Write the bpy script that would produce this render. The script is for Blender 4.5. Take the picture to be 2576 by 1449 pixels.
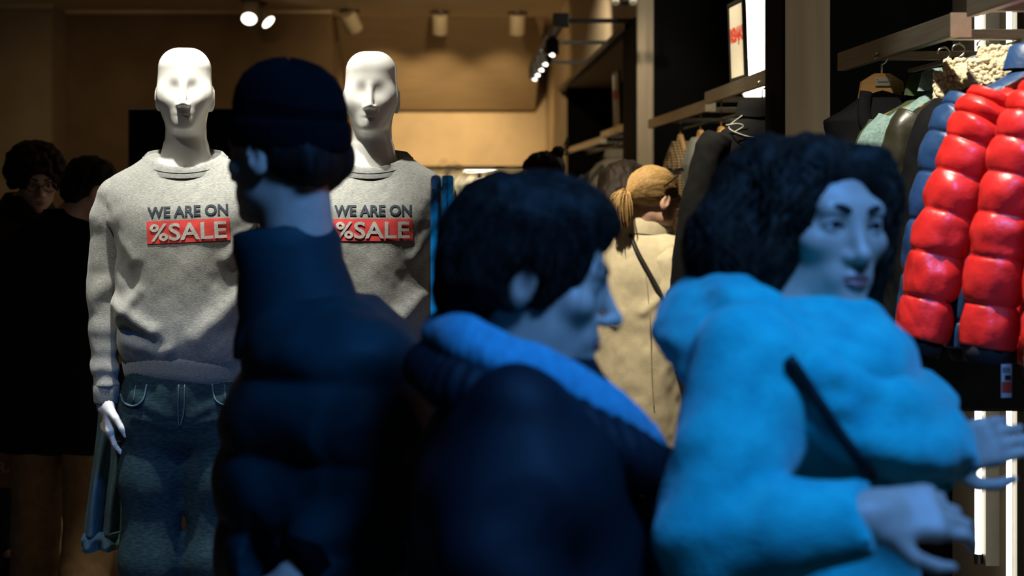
import bpy, bmesh, math, random
import numpy as np
from mathutils import Vector, Matrix, Euler
from mathutils.bvhtree import BVHTree

for _o in list(bpy.data.objects):
    bpy.data.objects.remove(_o, do_unlink=True)
SC = bpy.context.scene
COL = SC.collection
PI = math.pi

# ------------------------------------------------------------------ camera
FPX, VPX, HZY, CAMZ = 3578.0, 1150.0, 470.0, 1.56   # focal length in pixels, vanishing point, eye height
cd = bpy.data.cameras.new('camera')
cam = bpy.data.objects.new('camera', cd); COL.objects.link(cam)
cam.location = (0, 0, CAMZ); cam.rotation_euler = (PI/2, 0, 0)
cd.sensor_width = 36.0; cd.lens = 36.0*FPX/2576.0
cd.shift_x = (1288.0-VPX)/2576.0
cd.shift_y = -(724.5-HZY)/2576.0
cd.clip_start = 0.05; cd.clip_end = 100
cd.dof.use_dof = True; cd.dof.focus_distance = 4.0; cd.dof.aperture_fstop = 2.8
SC.camera = cam

def P(x, y, d):
    """pixel + distance -> world point"""
    return Vector(((x-VPX)/FPX*d, d, CAMZ-(y-HZY)/FPX*d))

# ------------------------------------------------------------------ world, view
w = bpy.data.worlds.new('night'); SC.world = w; w.use_nodes = True
w.node_tree.nodes['Background'].inputs[0].default_value = (0.10, 0.28, 0.55, 1)
w.node_tree.nodes['Background'].inputs[1].default_value = 0.006
vs = SC.view_settings
vs.view_transform = 'Standard'; vs.look = 'None'; vs.gamma = 1.0; vs.exposure = 0.0
vs.use_curve_mapping = False

# ------------------------------------------------------------------ lights
WARM = (1.0, 0.70, 0.34); SOFTW = (1.0, 0.86, 0.62); NEUT = (1.0, 0.93, 0.78)
def aim(o, tgt):
    o.rotation_euler = (Vector(tgt)-o.location).to_track_quat('-Z', 'Y').to_euler()
def spot(name, loc, tgt, power, size, blend=0.5, color=NEUT, radius=0.03):
    l = bpy.data.lights.new(name, 'SPOT'); l.energy = power; l.color = color
    l.spot_size = math.radians(size); l.spot_blend = blend; l.shadow_soft_size = radius
    o = bpy.data.objects.new(name, l); COL.objects.link(o); o.location = loc; aim(o, tgt); return o
def area(name, loc, tgt, power, sx, sy, color, spread=180):
    l = bpy.data.lights.new(name, 'AREA'); l.energy = power; l.color = color
    l.shape = 'RECTANGLE'; l.size = sx; l.size_y = sy; l.spread = math.radians(spread)
    o = bpy.data.objects.new(name, l); COL.objects.link(o); o.location = loc; aim(o, tgt); return o
# blue street-side lamp over the pavement in front of the shop
area('street_lamp_light', (0.80, 0.70, 3.20), (0.35, 2.0, 1.25), 62, 0.7, 0.5, (0.085, 0.34, 1.0), 160)
# ceiling spots on the window display
spot('display_spot_light', (-0.84, 3.52, 3.36), (-0.77, 3.93, 1.55), 390, 40, 0.6, (1.0, 0.96, 0.85), 0.03)
spot('display_spot_light', (-0.62, 3.66, 3.36), (-0.27, 4.03, 1.55), 235, 38, 0.7, (1.0, 0.96, 0.85), 0.03)
spot('display_spot_light', (-1.35, 2.72, 3.36), (-0.80, 4.0, 0.72), 110, 26, 0.9, (1.0, 0.96, 0.85), 0.04)
# shop floor spots
spot('shop_spot_light', (0.50, 2.72, 3.36), (1.12, 3.05, 1.55), 330, 52, 0.5, NEUT, 0.03)
spot('shop_spot_light', (0.25, 4.6, 3.36), (0.70, 5.6, 1.35), 420, 44, 0.6, SOFTW, 0.04)
spot('shop_spot_light', (0.15, 5.4, 3.36), (1.12, 6.2, 1.95), 210, 50, 0.6, SOFTW, 0.04)
spot('shop_spot_light', (0.50, 7.3, 3.36), (1.14, 8.7, 1.9), 75, 40, 0.8, SOFTW, 0.04)
spot('shop_spot_light', (0.30, 9.6, 3.36), (1.25, 11.5, 1.75), 170, 60, 0.7, SOFTW, 0.04)
spot('shop_spot_light', (-2.2, 10.5, 3.36), (-3.2, 15.0, 0.6), 70, 75, 0.8, WARM, 0.05)
spot('shop_spot_light', (-2.2, 8.0, 3.36), (-2.4, 8.5, 0.0), 330, 90, 0.8, SOFTW, 0.05)
spot('shop_spot_light', (0.0, 12.6, 3.36), (0.0, 17.0, 1.9), 110, 95, 0.8, WARM, 0.05)
for _x, _t, _p in ((-1.05, -0.55, 200), (-0.18, -0.25, 240), (0.64, 0.35, 190)):
    spot('soffit_spot_light', (_x, 15.15, 3.10), (_t, 17.5, 1.75), _p, 62, 0.7, WARM, 0.06)
# ------------------------------------------------------------------ materials
MATS = {}
def mat(name, col, rough=0.6, metal=0.0, var=0.12, nscale=30.0, bump=0.0, bscale=200.0, sheen=0.0,
        emis=None, estr=0.0, stretch=(1, 1, 1), spec=0.5, coat=0.0, sss=0.0, trans=0.0, col2=None, contrast=None):
    if name in MATS: return MATS[name]
    m = bpy.data.materials.new(name); m.use_nodes = True
    nt = m.node_tree; b = nt.nodes['Principled BSDF']
    b.inputs['Roughness'].default_value = rough; b.inputs['Metallic'].default_value = metal
    b.inputs['Specular IOR Level'].default_value = spec
    if sheen: b.inputs['Sheen Weight'].default_value = sheen
    if coat: b.inputs['Coat Weight'].default_value = coat; b.inputs['Coat Roughness'].default_value = 0.15
    if sss: b.inputs['Subsurface Weight'].default_value = sss; b.inputs['Subsurface Scale'].default_value = 0.01
    if trans: b.inputs['Transmission Weight'].default_value = trans
    tc = nt.nodes.new('ShaderNodeTexCoord'); mp = nt.nodes.new('ShaderNodeMapping')
    mp.inputs['Scale'].default_value = stretch
    nt.links.new(tc.outputs['Object'], mp.inputs['Vector'])
    c = (*col, 1)
    if var > 0:
        n = nt.nodes.new('ShaderNodeTexNoise'); n.inputs['Scale'].default_value = nscale; n.inputs['Detail'].default_value = 5
        nt.links.new(mp.outputs[0], n.inputs['Vector'])
        r = nt.nodes.new('ShaderNodeValToRGB')
        lo, hi = contrast or (0.3, 0.7)
        r.color_ramp.elements[0].position = lo; r.color_ramp.elements[1].position = hi
        c2 = col2 or tuple(min(1, v*(1+var)) for v in col)
        r.color_ramp.elements[0].color = (*[v*(1-var) for v in col], 1) if col2 is None else c
        r.color_ramp.elements[1].color = (*c2, 1)
        nt.links.new(n.outputs['Fac'], r.inputs[0]); nt.links.new(r.outputs[0], b.inputs['Base Color'])
    else:
        b.inputs['Base Color'].default_value = c
    if bump > 0:
        n2 = nt.nodes.new('ShaderNodeTexNoise'); n2.inputs['Scale'].default_value = bscale; n2.inputs['Detail'].default_value = 4
        nt.links.new(mp.outputs[0], n2.inputs['Vector'])
        bp = nt.nodes.new('ShaderNodeBump'); bp.inputs['Strength'].default_value = bump; bp.inputs['Distance'].default_value = 0.004
        nt.links.new(n2.outputs['Fac'], bp.inputs['Height']); nt.links.new(bp.outputs[0], b.inputs['Normal'])
    if emis:
        b.inputs['Emission Color'].default_value = (*emis, 1); b.inputs['Emission Strength'].default_value = estr
    MATS[name] = m
    return m

# ------------------------------------------------------------------ objects
def mesh_obj(name, v, f, m, parent=None, smooth=True):
    me = bpy.data.meshes.new(name)
    v = np.asarray(v, dtype=np.float32)
    if isinstance(f, np.ndarray):
        nf, k = f.shape
        me.vertices.add(len(v)); me.vertices.foreach_set('co', v.ravel())
        me.loops.add(nf*k); me.loops.foreach_set('vertex_index', f.astype(np.int32).ravel())
        me.polygons.add(nf); me.polygons.foreach_set('loop_start', np.arange(0, nf*k, k, dtype=np.int32))
        me.update(calc_edges=True); me.validate()
    else:
        me.from_pydata([tuple(map(float, p)) for p in v], [], f); me.update()
    if smooth: me.polygons.foreach_set('use_smooth', [True]*len(me.polygons))
    if m: me.materials.append(m)
    o = bpy.data.objects.new(name, me); COL.objects.link(o)
    if parent: o.parent = parent
    return o
def bm_obj(name, bm, m, parent=None, smooth=False):
    me = bpy.data.meshes.new(name); bm.to_mesh(me); bm.free()
    if smooth: me.polygons.foreach_set('use_smooth', [True]*len(me.polygons))
    if m: me.materials.append(m)
    o = bpy.data.objects.new(name, me); COL.objects.link(o)
    if parent: o.parent = parent
    return o
def tag(o, label, cat, group=None):
    o['label'] = label; o['category'] = cat
    if group: o['group'] = group
    return o
def thing(name, label, cat, loc=(0, 0, 0), rz=0.0, group=None):
    o = bpy.data.objects.new(name, None); COL.objects.link(o); o.empty_display_size = 0.1
    o.location = loc; o.rotation_euler = (0, 0, rz)
    return tag(o, label, cat, group)
def struct(o):
    o['kind'] = 'structure'; return o
def copy_tree(o, parent=None):
    c = o.copy(); COL.objects.link(c)
    if parent: c.parent = parent
    for ch in list(o.children): copy_tree(ch, c)
    return c
def box(name, lo, hi, m, parent=None, bev=0.0, seg=2):
    bm = bmesh.new(); bmesh.ops.create_cube(bm, size=1.0)
    for v in bm.verts:
        v.co = Vector([lo[i]+(v.co[i]+0.5)*(hi[i]-lo[i]) for i in range(3)])
    if bev: bmesh.ops.bevel(bm, geom=bm.edges[:], offset=bev, segments=seg, affect='EDGES', profile=0.5)
    return bm_obj(name, bm, m, parent)
def boxes(name, lst, m, parent=None):
    v, f = [], []
    for lo, hi in lst:
        b = len(v)
        for z in (lo[2], hi[2]):
            for (x, y) in ((lo[0], lo[1]), (hi[0], lo[1]), (hi[0], hi[1]), (lo[0], hi[1])): v.append((x, y, z))
        f += [[b, b+3, b+2, b+1], [b+4, b+5, b+6, b+7], [b, b+1, b+5, b+4], [b+1, b+2, b+6, b+5], [b+2, b+3, b+7, b+6], [b+3, b, b+4, b+7]]
    return mesh_obj(name, v, f, m, parent, smooth=False)
def prism(name, poly, axis, a, b, m, parent=None):
    """extrude a 2D polygon along an axis (0 = x, 1 = y, 2 = z)"""
    def mk(p, t):
        q = list(p); q.insert(axis, t); return q
    n = len(poly)
    v = [mk(p, a) for p in poly]+[mk(p, b) for p in poly]
    f = [list(range(n)), list(range(2*n-1, n-1, -1))]+[[i, i+n, (i+1) % n+n, (i+1) % n] for i in range(n)]
    o = mesh_obj(name, v, f, m, parent, smooth=False)
    bm = bmesh.new(); bm.from_mesh(o.data); bmesh.ops.recalc_face_normals(bm, faces=bm.faces[:]); bm.to_mesh(o.data); bm.free()
    return o
def catmull(pts, n):
    pts = np.asarray(pts, float); m = len(pts)
    if m == 2: return pts[0]+(pts[1]-pts[0])*np.linspace(0, 1, n)[:, None]
    ext = np.vstack([2*pts[0]-pts[1], pts, 2*pts[-1]-pts[-2]])
    t = np.linspace(0, m-1-1e-9, n); i = t.astype(int); u = (t-i)[:, None]
    p0, p1, p2, p3 = ext[i], ext[i+1], ext[i+2], ext[i+3]
    return 0.5*((2*p1)+(-p0+p2)*u+(2*p0-5*p1+4*p2-p3)*u*u+(-p0+3*p1-3*p2+p3)*u**3)
def tube_vf(path, rad, n=8, cap=True, flat=1.0):
    path = np.asarray(path, float); m = len(path)
    rad = np.broadcast_to(np.asarray(rad, float), (m,))
    T = np.gradient(path, axis=0); T /= np.linalg.norm(T, axis=1)[:, None]+1e-12
    up = np.array([0, 0, 1.0]) if abs(T[0][2]) < 0.9 else np.array([0, 1.0, 0])
    N = np.zeros_like(path); a = np.cross(T[0], up); a /= np.linalg.norm(a)
    for i in range(m):
        a = a-T[i]*np.dot(a, T[i]); a /= np.linalg.norm(a)+1e-12; N[i] = a
    B = np.cross(T, N)
    th = np.linspace(0, 2*PI, n, endpoint=False)
    v = path[:, None, :]+rad[:, None, None]*(np.cos(th)[None, :, None]*N[:, None, :]+flat*np.sin(th)[None, :, None]*B[:, None, :])
    v = v.reshape(-1, 3)
    f = []
    for i in range(m-1):
        for j in range(n):
            k = (j+1) % n
            f.append([i*n+j, i*n+k, (i+1)*n+k, (i+1)*n+j])
    if cap: f += [list(range(n-1, -1, -1)), [(m-1)*n+j for j in range(n)]]
    return v, f
def tube(name, path, rad, m, parent=None, n=8, smooth=True, flat=1.0):
    v, f = tube_vf(path, rad, n, True, flat); return mesh_obj(name, v, f, m, parent, smooth)
def tubes(name, lst, m, parent=None, n=4):
    V, F, b = [], [], 0
    for path, rad in lst:
        v, f = tube_vf(path, rad, n); V.append(v); F += [[i+b for i in q] for q in f]; b += len(v)
    return mesh_obj(name, np.vstack(V), F, m, parent, True)
def loft(name, rings, m, parent=None, closed=True, cap=(False, False), smooth=True):
    """rings: array (R, N, 3)"""
    R = np.asarray(rings, float); r, n, _ = R.shape
    v = R.reshape(-1, 3); f = []
    for i in range(r-1):
        for j in range(n if closed else n-1):
            k = (j+1) % n; f.append([i*n+j, i*n+k, (i+1)*n+k, (i+1)*n+j])
    if cap[0]: f.append(list(range(n-1, -1, -1)))
    if cap[1]: f.append([(r-1)*n+j for j in range(n)])
    return mesh_obj(name, v, f, m, parent, smooth)
def solid(o, t, offset=0.0):
    md = o.modifiers.new('thickness', 'SOLIDIFY'); md.thickness = t; md.offset = offset; return o
def cyl(name, c0, c1, r0, r1, m, parent=None, n=24):
    return tube(name, [c0, c1], [r0, r1], m, parent, n, smooth=False)

# ------------------------------------------------------------------ signed distance modelling
_rng = np.random.default_rng(7)
_NT = _rng.random((32, 32, 32)).astype(np.float32)
def vnoise(x, y, z):
    xi = np.floor(x).astype(int); yi = np.floor(y).astype(int); zi = np.floor(z).astype(int)
    u = x-xi; v = y-yi; t = z-zi
    u = u*u*(3-2*u); v = v*v*(3-2*v); t = t*t*(3-2*t)
    g = lambda a, b, c: _NT[(xi+a) & 31, (yi+b) & 31, (zi+c) & 31]
    a = g(0, 0, 0)*(1-u)+g(1, 0, 0)*u; b = g(0, 1, 0)*(1-u)+g(1, 1, 0)*u
    c = g(0, 0, 1)*(1-u)+g(1, 0, 1)*u; d = g(0, 1, 1)*(1-u)+g(1, 1, 1)*u
    return ((a*(1-v)+b*v)*(1-t)+(c*(1-v)+d*v)*t)*2-1
def axis(lo, hi, coarse, fine=()):
    pts = [lo]; x = lo
    while x < hi:
        s = coarse
        for a, b, h in fine:
            if a-1e-6 <= x <= b: s = min(s, h)
            elif x < a < x+s: s = min(s, max(h, a-x))
        x += s; pts.append(x)
    return np.array(pts, np.float32)
class SDF:
    def __init__(s, xs, ys, zs):
        s.xs, s.ys, s.zs = xs, ys, zs
        s.D = np.full((len(xs), len(ys), len(zs)), 0.2, np.float32)
    def _sl(s, lo, hi):
        r = []
        for ax, a, b in zip((s.xs, s.ys, s.zs), lo, hi):
            i = max(0, np.searchsorted(ax, a)-1); j = min(len(ax), np.searchsorted(ax, b)+1)
            if j <= i: return None
            r.append(slice(i, j))
        return tuple(r)
    def _pts(s, sl):
        return s.xs[sl[0]][:, None, None], s.ys[sl[1]][None, :, None], s.zs[sl[2]][None, None, :]
    def _comb(s, sl, d, k, sub):
        a = s.D[sl]
        if sub:
            d = -d
            if k > 0:
                h = np.maximum(k-np.abs(a-d), 0)/k; s.D[sl] = np.maximum(a, d)+h*h*k*0.25
            else: s.D[sl] = np.maximum(a, d)
        else:
            if k > 0:
                h = np.maximum(k-np.abs(a-d), 0)/k; s.D[sl] = np.minimum(a, d)-h*h*k*0.25
            else: s.D[sl] = np.minimum(a, d)
    def cap(s, a, b, ra, rb=None, k=0.0, sub=False):
        rb = ra if rb is None else rb
        a = np.asarray(a, float); b = np.asarray(b, float); m = max(ra, rb)+k+0.02
        sl = s._sl(np.minimum(a, b)-m, np.maximum(a, b)+m)
        if sl is None: return
        x, y, z = s._pts(sl); ab = b-a; L = max(float(ab@ab), 1e-12)
        t = np.clip(((x-a[0])*ab[0]+(y-a[1])*ab[1]+(z-a[2])*ab[2])/L, 0, 1)
        d = np.sqrt((x-a[0]-t*ab[0])**2+(y-a[1]-t*ab[1])**2+(z-a[2]-t*ab[2])**2)-(ra+(rb-ra)*t)
        s._comb(sl, d.astype(np.float32), k, sub)
    def chain(s, pts, rad, k=0.0):
        for i in range(len(pts)-1): s.cap(pts[i], pts[i+1], rad[i], rad[i+1], k)
    def ell(s, c, r, rot=None, k=0.0, sub=False, p=2.0):
        c = np.asarray(c, float); r = np.asarray(r, float); m = r.max()+k+0.02
        sl = s._sl(c-m, c+m)
        if sl is None: return
        x, y, z = s._pts(sl); x = x-c[0]; y = y-c[1]; z = z-c[2]
        if rot is not None:
            R = np.asarray(rot, float).T
            x, y, z = (R[0, 0]*x+R[0, 1]*y+R[0, 2]*z), (R[1, 0]*x+R[1, 1]*y+R[1, 2]*z), (R[2, 0]*x+R[2, 1]*y+R[2, 2]*z)
        q = (np.abs(x/r[0])**p+np.abs(y/r[1])**p+np.abs(z/r[2])**p)**(1.0/p)
        if p == 2.0:
            g = np.sqrt((x/r[0]**2)**2+(y/r[1]**2)**2+(z/r[2]**2)**2)
            d = q*(q-1)/np.maximum(g, 1e-6)
        else: d = (q-1)*r.min()
        s._comb(sl, np.maximum(d, -0.1).astype(np.float32), k, sub)
    def rbox(s, c, h, rnd, rot=None, k=0.0, sub=False):
        c = np.asarray(c, float); h = np.asarray(h, float); m = np.linalg.norm(h)+k+0.02
        sl = s._sl(c-m, c+m)
        if sl is None: return
        x, y, z = s._pts(sl); x = x-c[0]; y = y-c[1]; z = z-c[2]
        if rot is not None:
            R = np.asarray(rot, float).T
            x, y, z = (R[0, 0]*x+R[0, 1]*y+R[0, 2]*z), (R[1, 0]*x+R[1, 1]*y+R[1, 2]*z), (R[2, 0]*x+R[2, 1]*y+R[2, 2]*z)
        qx = np.abs(x)-h[0]+rnd; qy = np.abs(y)-h[1]+rnd; qz = np.abs(z)-h[2]+rnd
        d = np.sqrt(np.maximum(qx, 0)**2+np.maximum(qy, 0)**2+np.maximum(qz, 0)**2)+np.minimum(np.maximum(qx, np.maximum(qy, qz)), 0)-rnd
        s._comb(sl, d.astype(np.float32), k, sub)
    def column(s, prof, k=0.0, p=2.2, sub=False):
        """prof rows: z, half width, half depth, centre x, centre y"""
        A = np.asarray(prof, float); A = A[np.argsort(A[:, 0])]
        m = A[:, 1:3].max()+k+0.03
        lo = (A[:, 3].min()-m, A[:, 4].min()-m, A[0, 0]-k-0.03); hi = (A[:, 3].max()+m, A[:, 4].max()+m, A[-1, 0]+k+0.03)
        sl = s._sl(lo, hi)
        if sl is None: return
        x, y, z = s._pts(sl); zz = z.ravel()
        # smooth interpolation of the profile
        fine = catmull(A, 200); i = [np.interp(zz, fine[:, 0], fine[:, c]).astype(np.float32)[None, None, :] for c in range(1, 5)]
        a, b, cx, cy = i
        q = (np.abs((x-cx)/a)**p+np.abs((y-cy)/b)**p)**(1.0/p)
        d = (q-1)*np.minimum(a, b)
        dz = np.maximum(A[0, 0]-z, z-A[-1, 0])
        d = np.where((d > 0) & (dz > 0), np.sqrt(np.maximum(d, 0)**2+np.maximum(dz, 0)**2), np.maximum(d, dz))
        s._comb(sl, d.astype(np.float32), k, sub)
    def cut(s, axis_i, val, side):
        ax = (s.xs, s.ys, s.zs)[axis_i]; d = (ax-val)*side
        sh = [1, 1, 1]; sh[axis_i] = -1
        s.D = np.maximum(s.D, d.reshape(sh).astype(np.float32))
    def disp(s, fn, band=0.06):
        idx = np.nonzero(np.abs(s.D) < band)
        if len(idx[0]) == 0: return
        s.D[idx] += fn(s.xs[idx[0]], s.ys[idx[1]], s.zs[idx[2]]).astype(np.float32)
    def shell(s, t):
        s.D = np.maximum(s.D, -(s.D+t))
    def mesh(s):
        D = s.D; S = D < 0
        c = np.zeros(tuple(n-1 for n in D.shape), np.int8)
        for i in (0, 1):
            for j in (0, 1):
                for k in (0, 1):
                    c += S[i:D.shape[0]-1+i, j:D.shape[1]-1+j, k:D.shape[2]-1+k]
        act = (c > 0) & (c < 8)
        I, J, K = np.nonzero(act); n = len(I)
        idx = np.full(act.shape, -1, np.int32); idx[I, J, K] = np.arange(n)
        acc = np.zeros((n, 3), np.float32); cnt = np.zeros(n, np.float32)
        cor = [(i, j, k) for i in (0, 1) for j in (0, 1) for k in (0, 1)]
        val = {q: D[I+q[0], J+q[1], K+q[2]] for q in cor}
        for a in cor:
            for ax in range(3):
                if a[ax] == 1: continue
                b = list(a); b[ax] = 1; b = tuple(b)
                da, db = val[a], val[b]; m = (da < 0) != (db < 0)
                t = np.where(m, da/np.where(m, da-db, 1), 0)
                for q in range(3):
                    acc[:, q] += np.where(m, (t if q == ax else float(a[q])), 0)
                cnt += m
        acc /= np.maximum(cnt, 1)[:, None]
        V = np.empty((n, 3), np.float32)
        for q, (ax, ii) in enumerate(((s.xs, I), (s.ys, J), (s.zs, K))):
            V[:, q] = ax[ii]+acc[:, q]*(ax[ii+1]-ax[ii])
        Fs = []
        for ax in range(3):
            o1, o2 = [q for q in range(3) if q != ax]
            lo = [slice(None)]*3; hi = [slice(None)]*3
            lo[ax] = slice(0, -1); hi[ax] = slice(1, None)
            d = S[tuple(lo)] != S[tuple(hi)]
            for o in (o1, o2):
                sh = [slice(None)]*3; sh[o] = slice(0, 1); d[tuple(sh)] = False
                sh[o] = slice(-1, None); d[tuple(sh)] = False
            g = np.array(np.nonzero(d))
            if g.shape[1] == 0: continue
            inside = S[g[0], g[1], g[2]]
            def cell(u, v):
                h = g.copy(); h[o1] -= u; h[o2] -= v; return idx[h[0], h[1], h[2]]
            q = np.stack([cell(1, 1), cell(0, 1), cell(0, 0), cell(1, 0)], 1)
            fl = inside if ax != 1 else ~inside
            q[~fl] = q[~fl][:, ::-1]
            Fs.append(q)
        F = np.vstack(Fs) if Fs else np.zeros((0, 4), np.int32)
        F = F[(F >= 0).all(1)]
        return V, F
    def obj(s, name, m, parent=None, relax=1):
        V, F = s.mesh()
        for _ in range(relax):
            A = np.zeros_like(V); C = np.zeros(len(V), np.float32)
            for i in range(4):
                a, b = F[:, i], F[:, (i+1) % 4]
                for q in range(3):
                    A[:, q] += np.bincount(a, V[b, q], len(V))+np.bincount(b, V[a, q], len(V))
                C += np.bincount(a, minlength=len(V))+np.bincount(b, minlength=len(V))
            V = 0.5*V+0.5*A/np.maximum(C, 1)[:, None]
        return mesh_obj(name, V, F, m, parent, True)
def rotm(yaw=0, pitch=0, roll=0):
    return np.array((Matrix.Rotation(yaw, 3, 'Z') @ Matrix.Rotation(pitch, 3, 'X') @ Matrix.Rotation(roll, 3, 'Y')))
def unit(v):
    v = np.asarray(v, float); return v/np.linalg.norm(v)
# ------------------------------------------------------------------ the shop shell
CEIL = 3.41
M_floor = mat('floor_stone', (0.20, 0.155, 0.105), 0.35, var=0.25, nscale=3.0, bump=0.05, bscale=40)
M_plaster = mat('plaster_brown', (0.34, 0.27, 0.185), 0.85, var=0.14, nscale=2.2, bump=0.15, bscale=25)
M_plaster2 = mat('plaster_dark', (0.20, 0.135, 0.08), 0.85, var=0.18, nscale=1.8, bump=0.15, bscale=25)
M_wood = mat('wall_veneer', (0.46, 0.36, 0.24), 0.6, var=0.10, nscale=5.0, stretch=(6, 6, 0.4), bump=0.03, bscale=60)
M_ceil = mat('ceiling_paint', (0.72, 0.60, 0.44), 0.9, var=0.06, nscale=2.0)
M_black = mat('black_panel', (0.004, 0.004, 0.004), 0.7, var=0.15, nscale=6, spec=0.04)
M_blackmetal = mat('black_metal', (0.012, 0.012, 0.012), 0.4, metal=0.0, var=0.1)
M_bay = mat('bay_wall', (0.36, 0.31, 0.22), 0.8, var=0.08, nscale=3)

struct(box('floor', (-6.5, -4.0, -0.12), (3.2, 19.5, 0.0), M_floor))
struct(box('ceiling', (-6.5, 2.2, CEIL), (3.2, 19.5, CEIL+0.12), M_ceil))
struct(box('light_block_header', (-6.5, 2.50, 2.03), (3.2, 2.60, CEIL), M_black))  # unseen header beam added to keep the blue lamp out of the shop
struct(box('wall_left', (-6.6, 2.6, 0), (-6.5, 19.5, CEIL), M_plaster))
o = struct(box('wall_back', (-6.5, 14.45, 0), (-4.12, 19.4, CEIL-0.0), M_plaster))
struct(box('trim_1', (-6.5, 14.40, CEIL-0.035), (-4.10, 14.449, CEIL-0.002), M_ceil))
o = struct(box('wall_middle', (-4.119, 15.0, 0), (-1.32, 19.4, CEIL-0.03), M_plaster2))
struct(box('trim_2', (-4.11, 14.90, CEIL-0.032), (-1.32, 15.02, CEIL-0.002), M_ceil))
# lit wall behind the counter: two jambs, lintel and dado around a niche
WB = 17.5
o = struct(boxes('wall_rear', [((-1.32, WB, 1.80), (1.9, WB+0.2, CEIL)), ((-1.32, WB, 0), (-0.45, WB+0.2, 1.80)),
      ((0.98, WB, 0), (1.9, WB+0.2, 1.80)), ((-0.45, WB, 0), (0.98, WB+0.2, 0.95))], M_plaster))
struct(boxes('wall_niche', [((-0.45, WB+0.9, 0.95), (0.98, WB+1.0, 1.80)), ((-0.55, WB+0.2, 0.85), (-0.45, WB+1.0, 1.9)),
      ((0.98, WB+0.2, 0.85), (1.08, WB+1.0, 1.9)), ((-0.45, WB+0.2, 1.8), (0.98, WB+1.0, 1.9)), ((-0.45, WB+0.2, 0.85), (0.98, WB+1.0, 0.95))],
      mat('niche_white', (0.62, 0.58, 0.48), 0.7)))
struct(box('trim_3', (-0.55, WB-0.06, 1.775), (1.02, WB-0.002, 1.815), M_black))
# sloping soffit (underside of a stair) above the lit wall
struct(prism('soffit_slope', [(15.5, CEIL-0.002), (15.62, CEIL-0.002), (17.46, 2.56), (17.40, 2.50)], 0, -1.315, 0.95, mat('soffit_veneer', (0.34, 0.255, 0.16), 0.8, var=0.10, nscale=4, stretch=(0.6, 4, 4), bump=0.08, bscale=18)))
# right side: columns, fascia, alcoves
XC, XW = 1.095, 1.66
struct(box('wall_right', (XW, 2.4, 0), (XW+0.12, 17.5, CEIL), M_bay))
struct(box('column_rear', (XC, 14.95, 0), (1.155, 17.499, CEIL), M_wood))
struct(box('trim_4', (1.155, 14.95, 0), (XW-0.001, 15.15, CEIL), M_black))
struct(box('fascia', (XC, 9.281, 2.60), (XW-0.001, 14.949, CEIL), M_wood))
struct(box('trim_5', (XC-0.035, 9.0, 2.555), (XC+0.02, 14.945, 2.599), M_blackmetal))
o = struct(box('column_middle', (XC, 8.70, 0), (1.205, 9.28, CEIL), M_wood, bev=0.018, seg=4))
struct(box('trim_6', (XC-0.012, 8.69, 0), (XC-0.001, 9.29, 2.60), M_black))
struct(box('trim_7', (1.206, 8.73, 0), (XW-0.001, 9.27, CEIL), M_black))
struct(box('trim_8', (XW-0.03, 9.29, 0), (XW-0.002, 14.94, 2.6), M_black))
o = struct(box('column_front', (XC, 4.75, 0), (1.245, 5.0, CEIL), M_wood))
struct(box('trim_9', (XC-0.012, 4.742, 0), (XC-0.001, 5.0, CEIL), M_black))
struct(box('trim_10', (1.246, 4.765, 0), (XW-0.001, 4.99, CEIL), M_black))
struct(box('trim_11', (XW-0.03, 5.2, 0), (XW-0.002, 7.55, CEIL), M_black))
struct(box('trim_12', (XW-0.03, 8.0, 0), (XW-0.002, 8.72, CEIL), M_black))
# ------------------------------------------------------------------ black display panel behind the mannequins
t = thing('display_partition', 'tall plain black partition panel standing behind the mannequins', 'partition', (-1.27, 8.0, 0))
box('panel', (-0.58, 0, 0.03), (0.58, 0.05, 2.0), M_black, t, bev=0.004)
for s in (-1, 1): box('foot', (s*0.45-0.03, -0.18, 0), (s*0.45+0.03, 0.23, 0.03), M_blackmetal, t)

# ------------------------------------------------------------------ fixtures of the niche
M_lampw = mat('lamp_glow', (1, 1, 1), 0.5, var=0, emis=(1.0, 0.93, 0.78), estr=5)
M_grey = mat('pale_metal', (0.55, 0.53, 0.47), 0.35, metal=0.6, var=0.05)
t = thing('niche_lamp', 'small glowing white strip lamp inside the rear wall niche', 'lamp', (0.27, WB+0.55, 1.795))
box('lamp_body', (-0.20, -0.06, -0.03), (0.24, 0.06, 0.0), M_grey, t)
box('diffuser', (-0.18, -0.05, -0.045), (0.22, 0.05, -0.03), M_lampw, t)
l = bpy.data.lights.new('niche_light', 'AREA'); l.energy = 14; l.size = 0.4; l.color = SOFTW
lo = bpy.data.objects.new('niche_light', l); COL.objects.link(lo); lo.location = (0.27, WB+0.55, 1.74)
t = thing('niche_rail', 'pale horizontal rail with a small black clamp in front of the rear niche', 'rail', (0.27, WB-0.03, 1.70))
box('bar', (-0.70, -0.012, -0.018), (0.70, 0.012, 0.012), M_grey, t)
box('clamp', (-0.03, -0.03, -0.05), (0.035, -0.013, 0.045), M_blackmetal, t, bev=0.008)
for x in (-0.68, 0.68): box('bracket', (x-0.012, 0.0, -0.012), (x+0.012, 0.03, 0.012), M_grey, t)
for i, (x, lb_) in enumerate(((0.10, 'upright pale glass screen in a green frame, standing in the rear niche'), (0.42, 'upright pale glass screen in a brown frame, standing in the rear niche'))):
    t = thing('glass_screen', lb_, 'screen', (x, WB+0.80, 0.95), 0, 'screens in the rear niche')
    box('frame', (-0.14, 0.0, 0), (0.14, 0.03, 0.62), (mat('greenish_frame', (0.20, 0.24, 0.18), 0.5), mat('brown_frame', (0.20, 0.12, 0.06), 0.5))[i], t)
    box('pane', (-0.115, -0.01, 0.03), (0.115, -0.001, 0.59), mat('pale_pane', (0.42, 0.40, 0.33), 0.2), t)

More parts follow.
